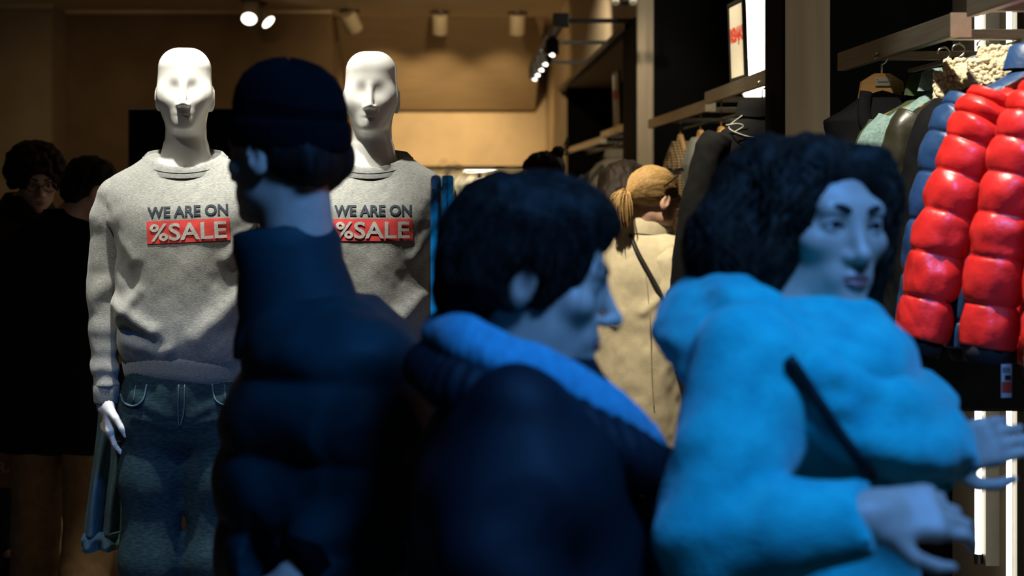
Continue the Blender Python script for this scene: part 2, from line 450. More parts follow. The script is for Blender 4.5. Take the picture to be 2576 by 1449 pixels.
# ------------------------------------------------------------------ ceiling spotlights
M_can = mat('spot_can', (0.60, 0.53, 0.42), 0.55, var=0.05)
def ceiling_spot(loc, tgt, r, L, label, lit=False, power=0, group=None):
    t = thing('ceiling_spotlight', label, 'spotlight', loc, 0, group)
    d = unit(Vector(tgt)-Vector(loc)); c = np.array([0, 0, -0.045-r*0.5])
    tube('base_plate', [(0, 0, 0), (0, 0, -0.018)], r*1.25, M_blackmetal, t, 24, smooth=False)
    tube('stem', [(0, 0, -0.018), (0, 0, -0.05-r*0.4)], r*0.28, M_blackmetal, t, 12)
    a = c-d*L*0.3; b = c+d*L*0.7
    path = [a, a+d*0.006, a+d*0.012, b-d*0.004, b]; rad = [r*0.90, r*0.97, r, r, r*0.97]
    body = tube('lamp_can', path, rad, M_can, t, 32)
    body.data.polygons.foreach_set('use_smooth', [len(p.vertices) == 4 for p in body.data.polygons])
    tube('rim', [b, b+d*0.003], r*0.99, M_blackmetal, body, 32, smooth=False)
    tube('lens', [b+d*0.001, b+d*0.005], r*0.88, M_lampw if lit else mat('lens_off', (0.3, 0.27, 0.2), 0.2, var=0), body, 32, smooth=False)
    return t
def on_ceiling(px, d): return ((px-VPX)/FPX*d, d, CEIL)
ceiling_spot(on_ceiling(1107, 15.05), (-0.2, 16.4, 0.0), 0.082, 0.215, 'beige ceiling spotlight hanging straight, second along the row by the sloping soffit', group=None)
ceiling_spot(on_ceiling(1302, 15.1), (0.62, 16.2, 0.0), 0.082, 0.215, 'beige ceiling spotlight hanging straight, at the end of the row by the black track', group=None)
ceiling_spot(on_ceiling(880, 14.9), (-0.15, 16.4, 1.4), 0.085, 0.215, 'beige ceiling spotlight swivelled aside, at the partition end of the soffit row')
d8 = 10.5
ceiling_spot(on_ceiling(630, 14.0), (-1.90, 10.6, 0.0), 0.080, 0.25, 'lit ceiling spotlight pointing down with bright round lens, one of a crossed pair', True)
ceiling_spot(on_ceiling(648, 14.3), (-1.2, 13.95, 2.6), 0.078, 0.24, 'lit ceiling spotlight swivelled sideways behind the other of a crossed pair', True)
# black/white track heads on the ceiling near the fascia
t = thing('track_spotlight', 'black ceiling track with three small heads above the fascia', 'spotlight', (1.0, 8.3, CEIL))
z0 = P(0, -6, 8.3).z-CEIL
box('track', (-0.2, -0.02, -0.03), (0.14, 0.02, 0), M_blackmetal, t)
for i, (px, mm) in enumerate(((1548, M_can), (1572, M_blackmetal), (1592, M_can))):
    x = P(px, 0, 8.3).x-1.0
    tube('stem', [(x, 0, -0.03), (x, 0, z0)], 0.006, M_blackmetal, t, 8)
    tube('spot_head', [(x, 0, z0), (x, -0.02, z0-0.035)], 0.022, mm, t, 16, smooth=False)

# ------------------------------------------------------------------ black light track carried on arms off the fascia
t = thing('wall_light_track', 'black light track with small lit heads on arms beside the fascia', 'light track', (0.0, 8.9, 2.60))
box('track_bar', (0.625, 0.0, -0.03), (0.675, 3.35, 0.03), M_blackmetal, t, bev=0.004)
for y in (0.02, 1.36, 3.0): box('arm', (0.676, y-0.016, -0.012), (XC-0.001+0.03, y+0.016, 0.014), M_blackmetal, t)
box('end_block', (0.60, -0.03, -0.04), (0.70, 0.05, 0.045), M_blackmetal, t, bev=0.006)
for i, (px, py, dd) in enumerate(((1350, 166, 11.95), (1365, 157, 11.5), (1376, 146, 11.0), (1390, 133, 10.5), (1416, 92, 9.75))):
    y = dd-8.9
    h = box('spot_head', (0.605, y-0.05, -0.135), (0.695, y+0.05, -0.03), M_blackmetal, t, bev=0.01)
    tube('lens', [(0.648, y-0.03, -0.135), (0.646, y-0.032, -0.139)], 0.020, M_lampw, h, 20, smooth=False)

# ------------------------------------------------------------------ LED tubes and glowing wall panel
M_led = mat('led_glow', (1, 1, 1), 0.5, var=0, emis=(1.0, 0.97, 0.84), estr=5)
def led_tube(x, y, z0, z1, r, label):
    t = thing('led_tube', label, 'light', (x, y, z0))
    tube('tube', [(0, 0, 0.03), (0, 0, z1-z0-0.03)], r, M_led, t, 16)
    for z in (0.0, z1-z0-0.03): tube('end_cap', [(0, 0, z), (0, 0, z+0.03)], r*1.15, M_blackmetal, t, 16, smooth=False)
    box('channel', (0.012, -0.03, 0), (XW-x-0.001, 0.035, z1-z0), mat('led_channel', (0.22, 0.20, 0.16), 0.5, metal=0.3, var=0.05), t)
    return t
led_tube(1.605, 4.38, 0.40, 2.75, 0.0105, 'glowing white vertical tube light with bare end on the alcove wall under the red jackets')
led_tube(1.630, 4.20, 0.02, 2.75, 0.0085, 'slim glowing vertical tube light reaching the floor beside the price tag')
t = thing('light_panel', 'bright white upright light panel with ribbed edge above the second rail', 'light', (XW-0.03, 7.75, 2.02))
box('diffuser', (-0.02, -0.20, 0.0), (0.0, 0.22, 1.30), M_led, t)
for i in range(36): box('rib', (-0.028, 0.221, 0.02+i*0.035), (0.0, 0.24, 0.035+i*0.035), M_grey, t)
box('back_plate', (0.0, -0.22, -0.02), (0.028, 0.245, 1.34), M_grey, t)

# ------------------------------------------------------------------ clothes rails
M_steel = mat('brushed_steel', (0.22, 0.20, 0.155), 0.38, metal=0.85, var=0.15, nscale=20, stretch=(1, 0.3, 6))
RZ, RX, RX2 = 1.93, 1.14, 1.34
def clothes_rail(y0, y1, label, n=2, second=None):
    t = thing('clothes_rail', label, 'rail', (RX, y0, RZ))
    L = y1-y0
    box('front_bar', (-0.012, 0, -0.027), (0.012, L, 0.027), M_steel, t, bev=0.002)
    box('end_plate', (-0.013, -0.004, -0.028), (0.034, 0.0, 0.028), mat('end_plate', (0.62, 0.56, 0.42), 0.4, metal=0.7), t)
    for i in range(n):
        y = L*(0.12+0.56*i/(max(1, n-1)))
        box('cross_bar', (0.0121, y-0.015, -0.022), (XW-RX-0.001, y+0.015, 0.002), M_steel, t, bev=0.002)
    box('back_bar', (RX2-RX-0.01, 0.02, -0.032), (RX2-RX+0.01, L-0.02, -0.0221), M_steel, t)
    if second:
        a, b = second
        box('upper_bar', (-0.03, a-y0, 0.0), (-0.006, b-y0, 0.054), M_steel, t, bev=0.002)
        for y in (a-y0+0.03, b-y0-0.05):
            box('upper_bracket', (-0.006, y-0.012, 0.006), (XW-RX-0.001, y+0.012, 0.03), M_steel, t)
    return t
clothes_rail(3.25, 4.22, 'brushed steel double rail carrying the red and blue jackets', 2, (2.55, 3.10))
clothes_rail(6.46, 8.40, 'brushed steel double rail carrying the checked coat behind the front column', 2, (5.05, 6.38))
clothes_rail(11.2, 14.6, 'brushed steel double rail carrying the white coat, deep in the shop', 2, (9.5, 11.0))

# ------------------------------------------------------------------ framed sale signs standing on the rails
M_paper = mat('sign_paper', (0.72, 0.66, 0.54), 0.6, var=0.03)
M_redink = mat('red_ink', (0.70, 0.06, 0.03), 0.6, var=0)
def text_mesh(s, size, bold=0.0, align='CENTER'):
    c = bpy.data.curves.new('text', 'FONT'); c.body = s; c.size = size; c.align_x = align; c.align_y = 'BOTTOM_BASELINE'; c.offset = bold; c.resolution_u = 4
    o = bpy.data.objects.new('text', c); COL.objects.link(o)
    dg = bpy.context.evaluated_depsgraph_get(); me = bpy.data.meshes.new_from_object(o.evaluated_get(dg))
    bpy.data.objects.remove(o, do_unlink=True); return me
def sale_sign(loc, w, h, rz, tilt, label, txt='REBAJAS'):
    t = thing('sale_sign', label, 'sign', loc, rz); t.rotation_euler = (0, tilt, rz)
    # local: faces -X, width along Y
    fr = [((-0.008, -w/2, 0), (0.008, -w/2+0.012, h)), ((-0.008, w/2-0.012, 0), (0.008, w/2, h)), ((-0.008, -w/2+0.012, 0), (0.008, w/2-0.012, 0.012)), ((-0.008, -w/2+0.012, h-0.012), (0.008, w/2-0.012, h))]
    boxes('frame', fr, M_blackmetal, t)
    p = box('poster', (-0.003, -w/2+0.012, 0.012), (0.003, w/2-0.012, h-0.012), M_paper, t)
    me = text_mesh(txt, w*0.24, 0.0025)
    for v in me.vertices: v.co = Vector((-0.0045, -v.co.x*0.95, h*0.5+v.co.y*1.3))
    me.materials.append(M_redink); q = bpy.data.objects.new('lettering', me); COL.objects.link(q); q.parent = p
    return t
sale_sign((RX-0.03+0.012, 5.66, RZ+0.056), 0.24, 0.315, 0.05, -0.035, 'black framed poster with red REBAJAS lettering on the rail by the glowing panel')
sale_sign((RX-0.03+0.012, 9.95, RZ+0.056), 0.30, 0.38, 0.04, -0.03, 'black framed poster with red REBAJAS lettering on the rail deep in the shop')

# ------------------------------------------------------------------ pale box on the floor
t = thing('carton', 'small pale carton on the floor behind the jeans of the mannequin', 'box', P(450, 1352, 6.3)*1.0, 0.1)
t.location.z = 0
box('box_body', (-0.06, -0.05, 0), (0.06, 0.05, 0.12), mat('carton', (0.42, 0.36, 0.26), 0.8), t, bev=0.003)
box('lid', (-0.063, -0.053, 0.12), (0.063, 0.053, 0.14), mat('carton_lid', (0.5, 0.44, 0.33), 0.8), t, bev=0.003)

# ------------------------------------------------------------------ security gate: two clear slabs edged in blue
M_acry = mat('acrylic_white', (0.55, 0.60, 0.60), 0.35, var=0.03)
M_cyan = mat('cyan_acrylic', (0.08, 0.92, 0.90), 0.25, var=0.15, nscale=6, stretch=(3, 3, 0.6))
M_clear = mat('clear_acrylic', (0.55, 0.80, 0.88), 0.08, var=0, trans=0.85)
gd = 3.3; g0 = P(1112, 440, gd)
t = thing('security_gate', 'narrow clear and blue upright security gate in front of the second mannequin', 'gate', (g0.x, gd, 0))
px = gd/FPX
def slab(name, x0, x1, y0, y1, z0, z1, m, par=t, rnd=0.0):
    return box(name, (x0*px, y0, z0), (x1*px, y1, z1), m, par, bev=rnd)
slab('base', -60, 60, -0.12, 0.12, 0.0, 0.05, M_acry, rnd=0.01)
a = slab('rear_slab', -30, -3, 0.03, 0.055, 0.05, P(0, 440, gd).z, M_acry, rnd=0.010)
slab('blue_sheet', -29, -5, 0.022, 0.0295, 0.05, P(0, 512, gd).z, M_cyan, a)
slab('catch', -27, -18, 0.024, 0.0295, P(0, 475, gd).z, P(0, 452, gd).z, mat('pale_acry', (0.7, 0.7, 0.66), 0.4, var=0), a)
b = slab('front_slab', 0, 28, 0.0, 0.05, 0.05, P(0, 441, gd).z, M_cyan, rnd=0.004)
slab('clear_edge', -3, 0.2, -0.004, 0.054, 0.05, P(0, 446, gd).z, M_clear, b)
slab('clear_edge', 28.2, 31, -0.004, 0.054, 0.05, P(0, 446, gd).z, M_clear, b)
slab('seam', 13, 14.2, -0.003, -0.0005, 0.05, P(0, 446, gd).z, mat('seam_blue', (0.01, 0.09, 0.18), 0.4, var=0), b)
# ------------------------------------------------------------------ figure kit (local: facing -Y, up +Z)
M_skin = mat('skin', (0.58, 0.36, 0.27), 0.5, var=0.08, nscale=40, bump=0.03, bscale=400, sss=0.08)
M_lip = mat('lip', (0.36, 0.10, 0.09), 0.4, var=0.05)
M_eye = mat('eye_white', (0.40, 0.39, 0.38), 0.2, var=0)
M_iris = mat('iris', (0.015, 0.01, 0.008), 0.15, var=0)
M_brow = mat('brow_hair', (0.015, 0.010, 0.008), 0.8, var=0.2)
class Frame:
    """head frame: origin at eye level between the ears, x to image right, y backwards, z up"""
    def __init__(s, c, yaw=0, pitch=0, roll=0, sc=1.0):
        s.c = np.asarray(c, float); s.R = rotm(yaw, pitch, roll); s.s = sc
    def __call__(s, x, f, z):           # f = forward
        return s.c+s.s*(s.R @ np.array([x, -f, z], float))
def human_head(F, H, soft=1.0, nose=1.0, female=True, chin=1.0):
    R, q = H.R, H.s
    F.ell(H(0, -0.022, 0.034), np.array((0.075, 0.096, 0.082))*q, R)
    F.ell(H(0, 0.022, -0.030), np.array((0.061, 0.066, 0.082))*q, R, 0.03*q)
    F.ell(H(0, 0.045, -0.086), np.array((0.036, 0.036, 0.027))*q*chin, R, 0.035*q)
    for s in (-1, 1):
        F.ell(H(s*0.046, 0.012, -0.066), np.array((0.017, 0.026, 0.022))*q, R, 0.03*q)
        F.ell(H(s*0.044, 0.056, -0.024), np.array((0.021, 0.020, 0.017))*q, R, 0.022*q)
    F.cap(H(-0.036, 0.072, 0.020), H(0.036, 0.072, 0.020), 0.012*q, None, 0.02*q)
    for s in (-1, 1):
        F.ell(H(s*0.032, 0.096, -0.001), np.array((0.019, 0.016, 0.010))*q, R, 0.012*q, sub=True)
        F.ell(H(s*0.032, 0.070, -0.001), np.array((0.0150, 0.0145, 0.0125))*q, R, 0.004*q)     # lids around the eyeball
        F.ell(H(s*0.032, 0.087, -0.001), np.array((0.0125, 0.010, 0.0042))*q, R, 0.002*q, sub=True)
    F.cap(H(0, 0.080, 0.008), H(0, 0.102*nose, -0.034), 0.0075*q, 0.0100*q, 0.014*q)
    F.ell(H(0, 0.105*nose, -0.039), np.array((0.0105, 0.0105, 0.0090))*q, R, 0.008*q)
    for s in (-1, 1):
        F.ell(H(s*0.0135, 0.092*nose, -0.042), np.array((0.0075, 0.0100, 0.0075))*q, R, 0.006*q)
        F.ell(H(s*0.0065, 0.097*nose, -0.0505), np.array((0.0035, 0.0050, 0.0030))*q, R, 0.002*q, sub=True)
    F.ell(H(0, 0.074, -0.068), np.array((0.030, 0.016, 0.020))*q, R, 0.015*q)
    F.chain([H(-0.024, 0.074, -0.070), H(-0.008, 0.090, -0.0655), H(0.008, 0.090, -0.0655), H(0.024, 0.074, -0.070)], [0.0030*q, 0.0052*q, 0.0052*q, 0.0030*q], 0.004*q)
    F.chain([H(-0.021, 0.074, -0.0735), H(0, 0.089, -0.0775), H(0.021, 0.074, -0.0735)], [0.0035*q, 0.0068*q, 0.0035*q], 0.004*q)
    F.ell(H(0, 0.098, -0.0712), np.array((0.022, 0.012, 0.0016))*q, R, 0.003*q, sub=True)
    F.ell(H(0, 0.078, -0.103), np.array((0.020, 0.016, 0.015))*q*chin, R, 0.018*q)
    for s in (-1, 1):
        F.ell(H(s*0.078, -0.016, -0.012), np.array((0.0085, 0.019, 0.032))*q, R @ rotm(s*0.35, 0.15, 0), 0.006*q)
        F.ell(H(s*0.0865, -0.012, -0.008), np.array((0.0050, 0.0105, 0.018))*q, R @ rotm(s*0.35, 0.15, 0), 0.003*q, sub=True)
def eyes(H, bd, look=(0, 0), brow=True, lips=True):
    q = H.s; bv = bvh_of(bd)
    def on(x, z, off=0.0):
        h = bv.ray_cast(Vector(H(x, 0.22, z)), Vector(H.R @ np.array([0, 1.0, 0])))
        return np.array(h[0])+H.R @ np.array([0, -off, 0]) if h[0] is not None else H(x, 0.08, z)
    for s in (-1, 1):
        c = H(s*0.032, 0.0700, -0.001)
        V, Fc = sphere_vf(c, 0.0128*q, 16, 10); e = mesh_obj('eye', V, Fc, M_eye, bd)
        d = H.R @ unit([look[0], -1, look[1]])
        V, Fc = sphere_vf(c+d*0.0058*q, 0.0079*q, 14, 8); mesh_obj('iris', V, Fc, M_iris, e)
        if brow:
            pts = catmull([on(s*0.013, 0.0185, 0.0005), on(s*0.030, 0.0245, 0.0005), on(s*0.050, 0.0170, 0.0005)], 10)
            tube('eyebrow', pts, np.array([2.6, 3.8, 4.0, 4.0, 3.8, 3.4, 3, 2.4, 1.8, 1.0])*0.001*q, M_brow, bd, 6)
        tube('upper_lash', catmull([on(s*0.0185, -0.002, 0.0008), on(s*0.031, 0.0042, 0.0008), on(s*0.046, -0.001, 0.0008)], 10), 0.0016*q, M_brow, bd, 5)
    if lips:
        for nm, zs, r in (('upper_lip', [(-0.023, -0.0705), (-0.008, -0.0668), (0, -0.0678), (0.008, -0.0668), (0.023, -0.0705)], 0.0046), ('lower_lip', [(-0.020, -0.0735), (0, -0.0770), (0.020, -0.0735)], 0.0056)):
            p = catmull([on(x, z, -0.002) for x, z in zs], 12); tube(nm, p, np.sin(np.linspace(0.25, PI-0.25, 12))*r*q, M_lip, bd, 8)
def sphere_vf(c, r, n=16, m=10):
    r = np.broadcast_to(np.asarray(r, float), (3,))
    v = [np.array(c)+np.array([0, 0, r[2]])]
    for i in range(1, m):
        a = PI*i/m
        for j in range(n): v.append(np.array(c)+r*np.array([math.sin(a)*math.cos(2*PI*j/n), math.sin(a)*math.sin(2*PI*j/n), math.cos(a)]))
    v.append(np.array(c)-np.array([0, 0, r[2]])); f = []
    for j in range(n):
        k = (j+1) % n; f.append([0, 1+j, 1+k]); e = len(v)-1; b = 1+(m-2)*n; f.append([e, b+k, b+j])
    for i in range(m-2):
        for j in range(n):
            k = (j+1) % n; f.append([1+i*n+j, 1+(i+1)*n+j, 1+(i+1)*n+k, 1+i*n+k])
    return np.array(v), f
def hand(F, wrist, d, n, thumb, curl=0.35, sc=1.0, spread=0.0, thumb_in=0.25, fr=1.0):
    """d: along the hand, n: back-of-hand normal, thumb: sign of thumb side; returns fine boxes"""
    d = unit(d); n = unit(np.asarray(n, float)-d*np.dot(n, d)); t = np.cross(d, n)*thumb
    w = np.asarray(wrist, float)
    R = np.stack([t, d, n], 1)
    F.rbox(w+d*0.050*sc, np.array((0.038, 0.050, 0.0135))*sc, 0.012*sc, R, 0.012*sc)
    F.cap(w-d*0.035*sc, w+d*0.02*sc, 0.026*sc, 0.027*sc, 0.015*sc)
    base = [0.029, 0.010, -0.010, -0.028]; Ls = [(0.043, 0.026, 0.021), (0.047, 0.029, 0.022), (0.044, 0.027, 0.022), (0.034, 0.021, 0.019)]
    for i, (b, L) in enumerate(zip(base, Ls)):
        p = w+d*(0.092-0.006*abs(i-1))*sc+t*b*sc; ang = 0.0
        c = curl*(1+0.12*i) if np.isscalar(curl) else curl[i]
        dd = unit(d+t*spread*(1.5-i))
        F.ell(p, np.array((0.011, 0.011, 0.011))*sc, None, 0.008*sc)
        for j, l in enumerate(L):
            ang += c*(0.8, 1.1, 0.8)[j]
            q = p+(dd*math.cos(ang)-n*math.sin(ang))*l*sc
            r = (0.0092, 0.0084, 0.0076, 0.0066)
            F.cap(p, q, r[j]*sc*fr, r[j+1]*sc*fr, 0.003*sc); p = q
    p = w+d*0.022*sc+t*0.026*sc
    dirs = [unit(d*0.62+t*0.72-n*0.25), unit(d*0.88+t*0.35*(1-thumb_in)-n*0.38-t*thumb_in*0.2), unit(d*0.92-n*0.40-t*thumb_in*0.35)]
    for j, (u, l, ra, rb) in enumerate(zip(dirs, (0.042, 0.033, 0.027), (0.0150, 0.0112, 0.0098), (0.0112, 0.0098, 0.0075))):
        q = p+u*l*sc; F.cap(p, q, ra*sc, rb*sc, 0.010*sc if j == 0 else 0.003*sc); p = q
def bvh_of(o):
    me = o.data; return BVHTree.FromPolygons([v.co.copy() for v in me.vertices], [tuple(p.vertices) for p in me.polygons])
def proj(b, x, z, off=0.002, y0=-1.0, dirn=1):
    h = b.ray_cast(Vector((x, y0, z)), Vector((0, dirn, 0)))
    return (Vector((x, h[0].y-off*dirn, z))) if h[0] is not None else None
def proj_curve(b, pts, off=0.002, n=20, y0=-1.0, dirn=1):
    out = []
    for x, z in catmull([(p[0], p[1], 0) for p in pts], n)[:, :2]:
        h = proj(b, x, z, off, y0, dirn)
        if h is not None: out.append(tuple(h))
    return out
def seg_d(x, z, ax, az, bx, bz):
    dx, dz = bx-ax, bz-az; t = np.clip(((x-ax)*dx+(z-az)*dz)/(dx*dx+dz*dz), 0, 1)
    return np.sqrt((x-ax-t*dx)**2+(z-az-t*dz)**2)
def ridge(x, z, a, b, w, amp):
    return -amp*np.exp(-(seg_d(x, z, *a, *b)/w)**2)
def wrinkle(x, y, z, amp, f, st=(1, 1, 1), seed=0.0):
    n = vnoise(x*f*st[0]+seed, y*f*st[1]+seed*1.7, z*f*st[2]+seed*0.6)
    n2 = vnoise(x*f*2.1*st[0]+seed+5, y*f*2.1*st[1]+seed, z*f*2.1*st[2]+seed*2.6)
    return amp*(n+0.5*n2)
# ------------------------------------------------------------------ mannequins
M_mann = mat('mannequin_white', (0.80, 0.79, 0.74), 0.32, var=0.0, coat=0.2)
def heather(name, a, b):
    m = mat(name, a, 0.95, var=0.2, nscale=260, stretch=(0.45, 1, 2.2), col2=b, contrast=(0.25, 0.75), bump=0.25, bscale=420, sheen=0.25, spec=0.15)
    return m
M_sweat = heather('grey_heather', (0.155, 0.16, 0.15), (0.36, 0.365, 0.34))
M_rib = heather('grey_rib', (0.12, 0.125, 0.12), (0.27, 0.275, 0.26))
M_denim = mat('indigo_denim', (0.006, 0.020, 0.028), 0.9, var=0.35, nscale=60, stretch=(1.0, 1, 4.0), bump=0.3, bscale=600, col2=(0.022, 0.055, 0.068), contrast=(0.35, 0.75), spec=0.2)
M_denim2 = mat('light_denim', (0.055, 0.105, 0.125), 0.9, var=0.3, nscale=50, stretch=(3, 3, 0.7), bump=0.3, bscale=500, col2=(0.115, 0.19, 0.21), contrast=(0.3, 0.8), spec=0.2)
M_stitch = mat('stitching', (0.05, 0.11, 0.14), 0.8, var=0)
M_txt = mat('navy_print', (0.012, 0.022, 0.035), 0.8, var=0.1)
M_redp = mat('red_print', (0.62, 0.045, 0.04), 0.8, var=0.12, nscale=300)
M_whp = mat('grey_print', (0.45, 0.44, 0.41), 0.9, var=0.25, nscale=300)

def mannequin(loc, yaw, label, text_off, text_rot, head_yaw, arm=True):
    t = thing('mannequin', label, 'mannequin', loc, yaw, 'mannequins in the sale window')
    base = tube('base_plate', [(0, 0, 0.0), (0, 0, 0.062), (0, 0, 0.07)], [0.20, 0.20, 0.19], mat('plinth', (0.03, 0.03, 0.03), 0.4), t, 40, smooth=False)
    # ---- body: head, neck, chest, arms, hands, legs in one surface
    hz = 1.832
    F = SDF(axis(-0.36, 0.36, 0.012, [(-0.09, 0.09, 0.0035), (-0.27, -0.15, 0.0055), (0.15, 0.27, 0.0055)]),
            axis(-0.16, 0.20, 0.012, [(-0.125, 0.10, 0.0048)]),
            axis(0.05, 1.99, 0.016, [(0.77, 0.96, 0.0052), (1.60, 1.72, 0.006), (1.70, 1.97, 0.0035)]))
    H = Frame((0, 0.0, hz), head_yaw, 0.03)
    R = H.R
    F.rbox(H(0, -0.016, 0.030), (0.0725, 0.090, 0.088), 0.058, R)
    F.ell(H(0, 0.006, -0.026), (0.066, 0.076, 0.090), R, 0.035)
    F.ell(H(0, 0.030, -0.074), (0.040, 0.042, 0.040), R, 0.05)
    for s in (-1, 1):
        F.ell(H(s*0.046, 0.046, -0.022), (0.018, 0.018, 0.026), R, 0.035)
        F.ell(H(s*0.026, 0.110, 0.002), (0.022, 0.027, 0.015), R, 0.030, sub=True)
    F.cap(H(0, 0.074, 0.018), H(0, 0.103, -0.040), 0.0060, 0.0095, 0.012)
    for s in (-1, 1): F.ell(H(s*0.010, 0.094, -0.044), (0.0085, 0.0115, 0.0065), R, 0.006)
    F.ell(H(0, 0.098, -0.0525), (0.011, 0.010, 0.0035), R, 0.002, sub=True)
    F.ell(H(0, 0.054, -0.072), (0.028, 0.022, 0.022), R, 0.022)
    F.chain([H(-0.021, 0.066, -0.072), H(-0.006, 0.081, -0.0675), H(0.006, 0.081, -0.0675), H(0.021, 0.066, -0.072)], [0.003, 0.006, 0.006, 0.003], 0.005)
    F.chain([H(-0.017, 0.066, -0.077), H(0, 0.078, -0.082), H(0.017, 0.066, -0.077)], [0.003, 0.0075, 0.003], 0.005)
    F.ell(H(0, 0.090, -0.0745), (0.022, 0.016, 0.0016), R, 0.002, sub=True)
    F.ell(H(0, 0.063, -0.100), (0.024, 0.016, 0.014), R, 0.026)
    for s in (-1, 1):
        F.ell(H(s*0.0735, -0.020, -0.024), (0.0080, 0.022, 0.037), R @ rotm(s*0.40, 0.10, 0), 0.004)
        F.ell(H(s*0.0845, -0.016, -0.020), (0.0060, 0.011, 0.022), R @ rotm(s*0.40, 0.10, 0), 0.004, sub=True)
    F.cap((0, 0.028, 1.80), (0, 0.022, 1.60), 0.054, 0.062, 0.02)
    F.column([(1.50, 0.17, 0.085, 0, 0.01), (1.57, 0.165, 0.075, 0, 0.012), (1.60, 0.12, 0.068, 0, 0.016), (1.64, 0.075, 0.062, 0, 0.02), (1.68, 0.058, 0.056, 0, 0.024)], 0.02)
    F.column([(0.96, 0.13, 0.085, 0, 0), (1.1, 0.14, 0.09, 0, 0), (1.35, 0.16, 0.095, 0, 0), (1.52, 0.17, 0.085, 0, 0.01)], 0.03)
    for s in (-1, 1):
        F.chain([(s*0.185, 0.0, 1.53), (s*0.222, 0.01, 1.27), (s*0.216, -0.02, 0.985)], [0.045, 0.036, 0.023], 0.02)
        hand(F, (s*0.216, -0.02, 0.968), (-s*0.06, 0.0, -1), (s*0.90, -0.42, 0), s, curl=(0.30, 0.42, 0.46, 0.50), sc=0.98, thumb_in=0.0, fr=0.95)
        F.chain([(s*0.085, 0, 0.95), (s*0.095, 0.0, 0.52), (s*0.10, 0.02, 0.15)], [0.075, 0.05, 0.035], 0.02)
        F.cap((s*0.10, 0.02, 0.12), (s*0.11, -0.09, 0.095), 0.032, 0.026, 0.02)
    body = F.obj('body', M_mann, t)
    # ---- sweatshirt torso
    F = SDF(axis(-0.27, 0.27, 0.005), axis(-0.17, 0.17, 0.005), axis(1.05, 1.70, 0.006))
    prof = [(1.075, 0.176, 0.116, 0.004, 0), (1.12, 0.190, 0.128, 0.002, 0), (1.22, 0.190, 0.130, 0.002, 0), (1.32, 0.190, 0.131, 0, 0), (1.42, 0.203, 0.134, 0, 0),
            (1.49, 0.216, 0.128, 0, 0), (1.545, 0.224, 0.106, 0, 0.004), (1.585, 0.206, 0.088, 0, 0.010), (1.62, 0.150, 0.076, 0, 0.016), (1.648, 0.108, 0.068, 0, 0.02), (1.668, 0.07, 0.062, 0, 0.022)]
    F.column(prof, p=2.35)
    def folds(x, y, z):
        fr = (y < 0)
        r = ridge(x, z, (-0.185, 1.235), (-0.075, 1.165), 0.022, 0.016)+ridge(x, z, (-0.17, 1.20), (-0.11, 1.275), 0.018, 0.010)
        r = r+ridge(x, z, (-0.15, 1.135), (-0.03, 1.115), 0.020, 0.010)+ridge(x, z, (0.16, 1.25), (0.05, 1.15), 0.03, 0.010)
        r = r-ridge(x, z, (-0.155, 1.17), (-0.05, 1.125), 0.018, 0.010)-ridge(x, z, (-0.19, 1.42), (-0.12, 1.28), 0.03, 0.010)
        r = r+ridge(x, z, (-0.205, 1.46), (-0.13, 1.36), 0.02, 0.006)+ridge(x, z, (0.205, 1.46), (0.13, 1.36), 0.02, 0.006)
        r = r+ridge(x, z, (0.03, 1.34), (-0.01, 1.15), 0.045, 0.006)
        lowf = np.clip((1.5-z)/0.2, 0, 1)
        return np.where(fr, r, 0.4*r)+wrinkle(x, y, z, 0.0045, 9, (1, 1, 0.6), 3.1)*lowf+wrinkle(x, y, z, 0.0012, 40, (1, 1, 0.7), 1.1)
    F.disp(folds)
    F.ell((0, 0.0, 1.695), (0.118, 0.112, 0.074), rotm(0, 0.42, 0), 0.006, sub=True)
    shirt = F.obj('sweatshirt', M_sweat, t)
    b = bvh_of(shirt)
    # sleeves with wrinkles
    for s in (-1, 1):
        F = SDF(axis(min(s*0.14, s*0.30), max(s*0.14, s*0.30), 0.0045), axis(-0.11, 0.11, 0.0045), axis(0.985, 1.62, 0.0045))
        F.chain([(s*0.185, 0.006, 1.527), (s*0.205, 0.006, 1.47), (s*0.222, 0.008, 1.28), (s*0.219, -0.004, 1.16), (s*0.214, -0.020, 1.0)], [0.062, 0.056, 0.048, 0.042, 0.036], 0.02)
        def slw(x, y, z, s=s):
            low = np.clip((1.42-z)/0.2, 0, 1)
            ring = np.sin(z*95+vnoise(x*14, y*14, z*9)*3.2)*0.0032*np.clip((1.17-z)/0.12, 0, 1)
            el = np.sin((z+x*0.6*s)*62+vnoise(x*10+3, y*10, z*7)*2.5)*0.003*np.exp(-((z-1.26)/0.07)**2)
            return (ring+el)+wrinkle(x, y, z, 0.004, 11, (1, 1, 0.5), 9.0+s)*(0.35+low)+wrinkle(x, y, z, 0.001, 40, (1, 1, 0.7), 2.0)
        F.disp(slw)
        F.cut(2, 1.003, -1)
        F.obj('sleeve', M_sweat, shirt)
        # ribbed cuff
        th = np.linspace(0, 2*PI, 48, endpoint=False); rings = []
        for z, r in ((1.010, 0.034), (1.006, 0.0365), (0.985, 0.0355), (0.962, 0.0335), (0.956, 0.032), (0.958, 0.028)):
            rr = r*(1+0.012*np.cos(th*24)); rings.append(np.stack([s*0.2145+rr*np.cos(th), -0.021+rr*np.sin(th)*0.95, np.full_like(th, z)], 1))
        loft('cuff', rings, M_rib, shirt)
        # shoulder seam
        th = np.linspace(-2.3, 2.3, 30)
    # waistband
    th = np.linspace(0, 2*PI, 120, endpoint=False); rings = []
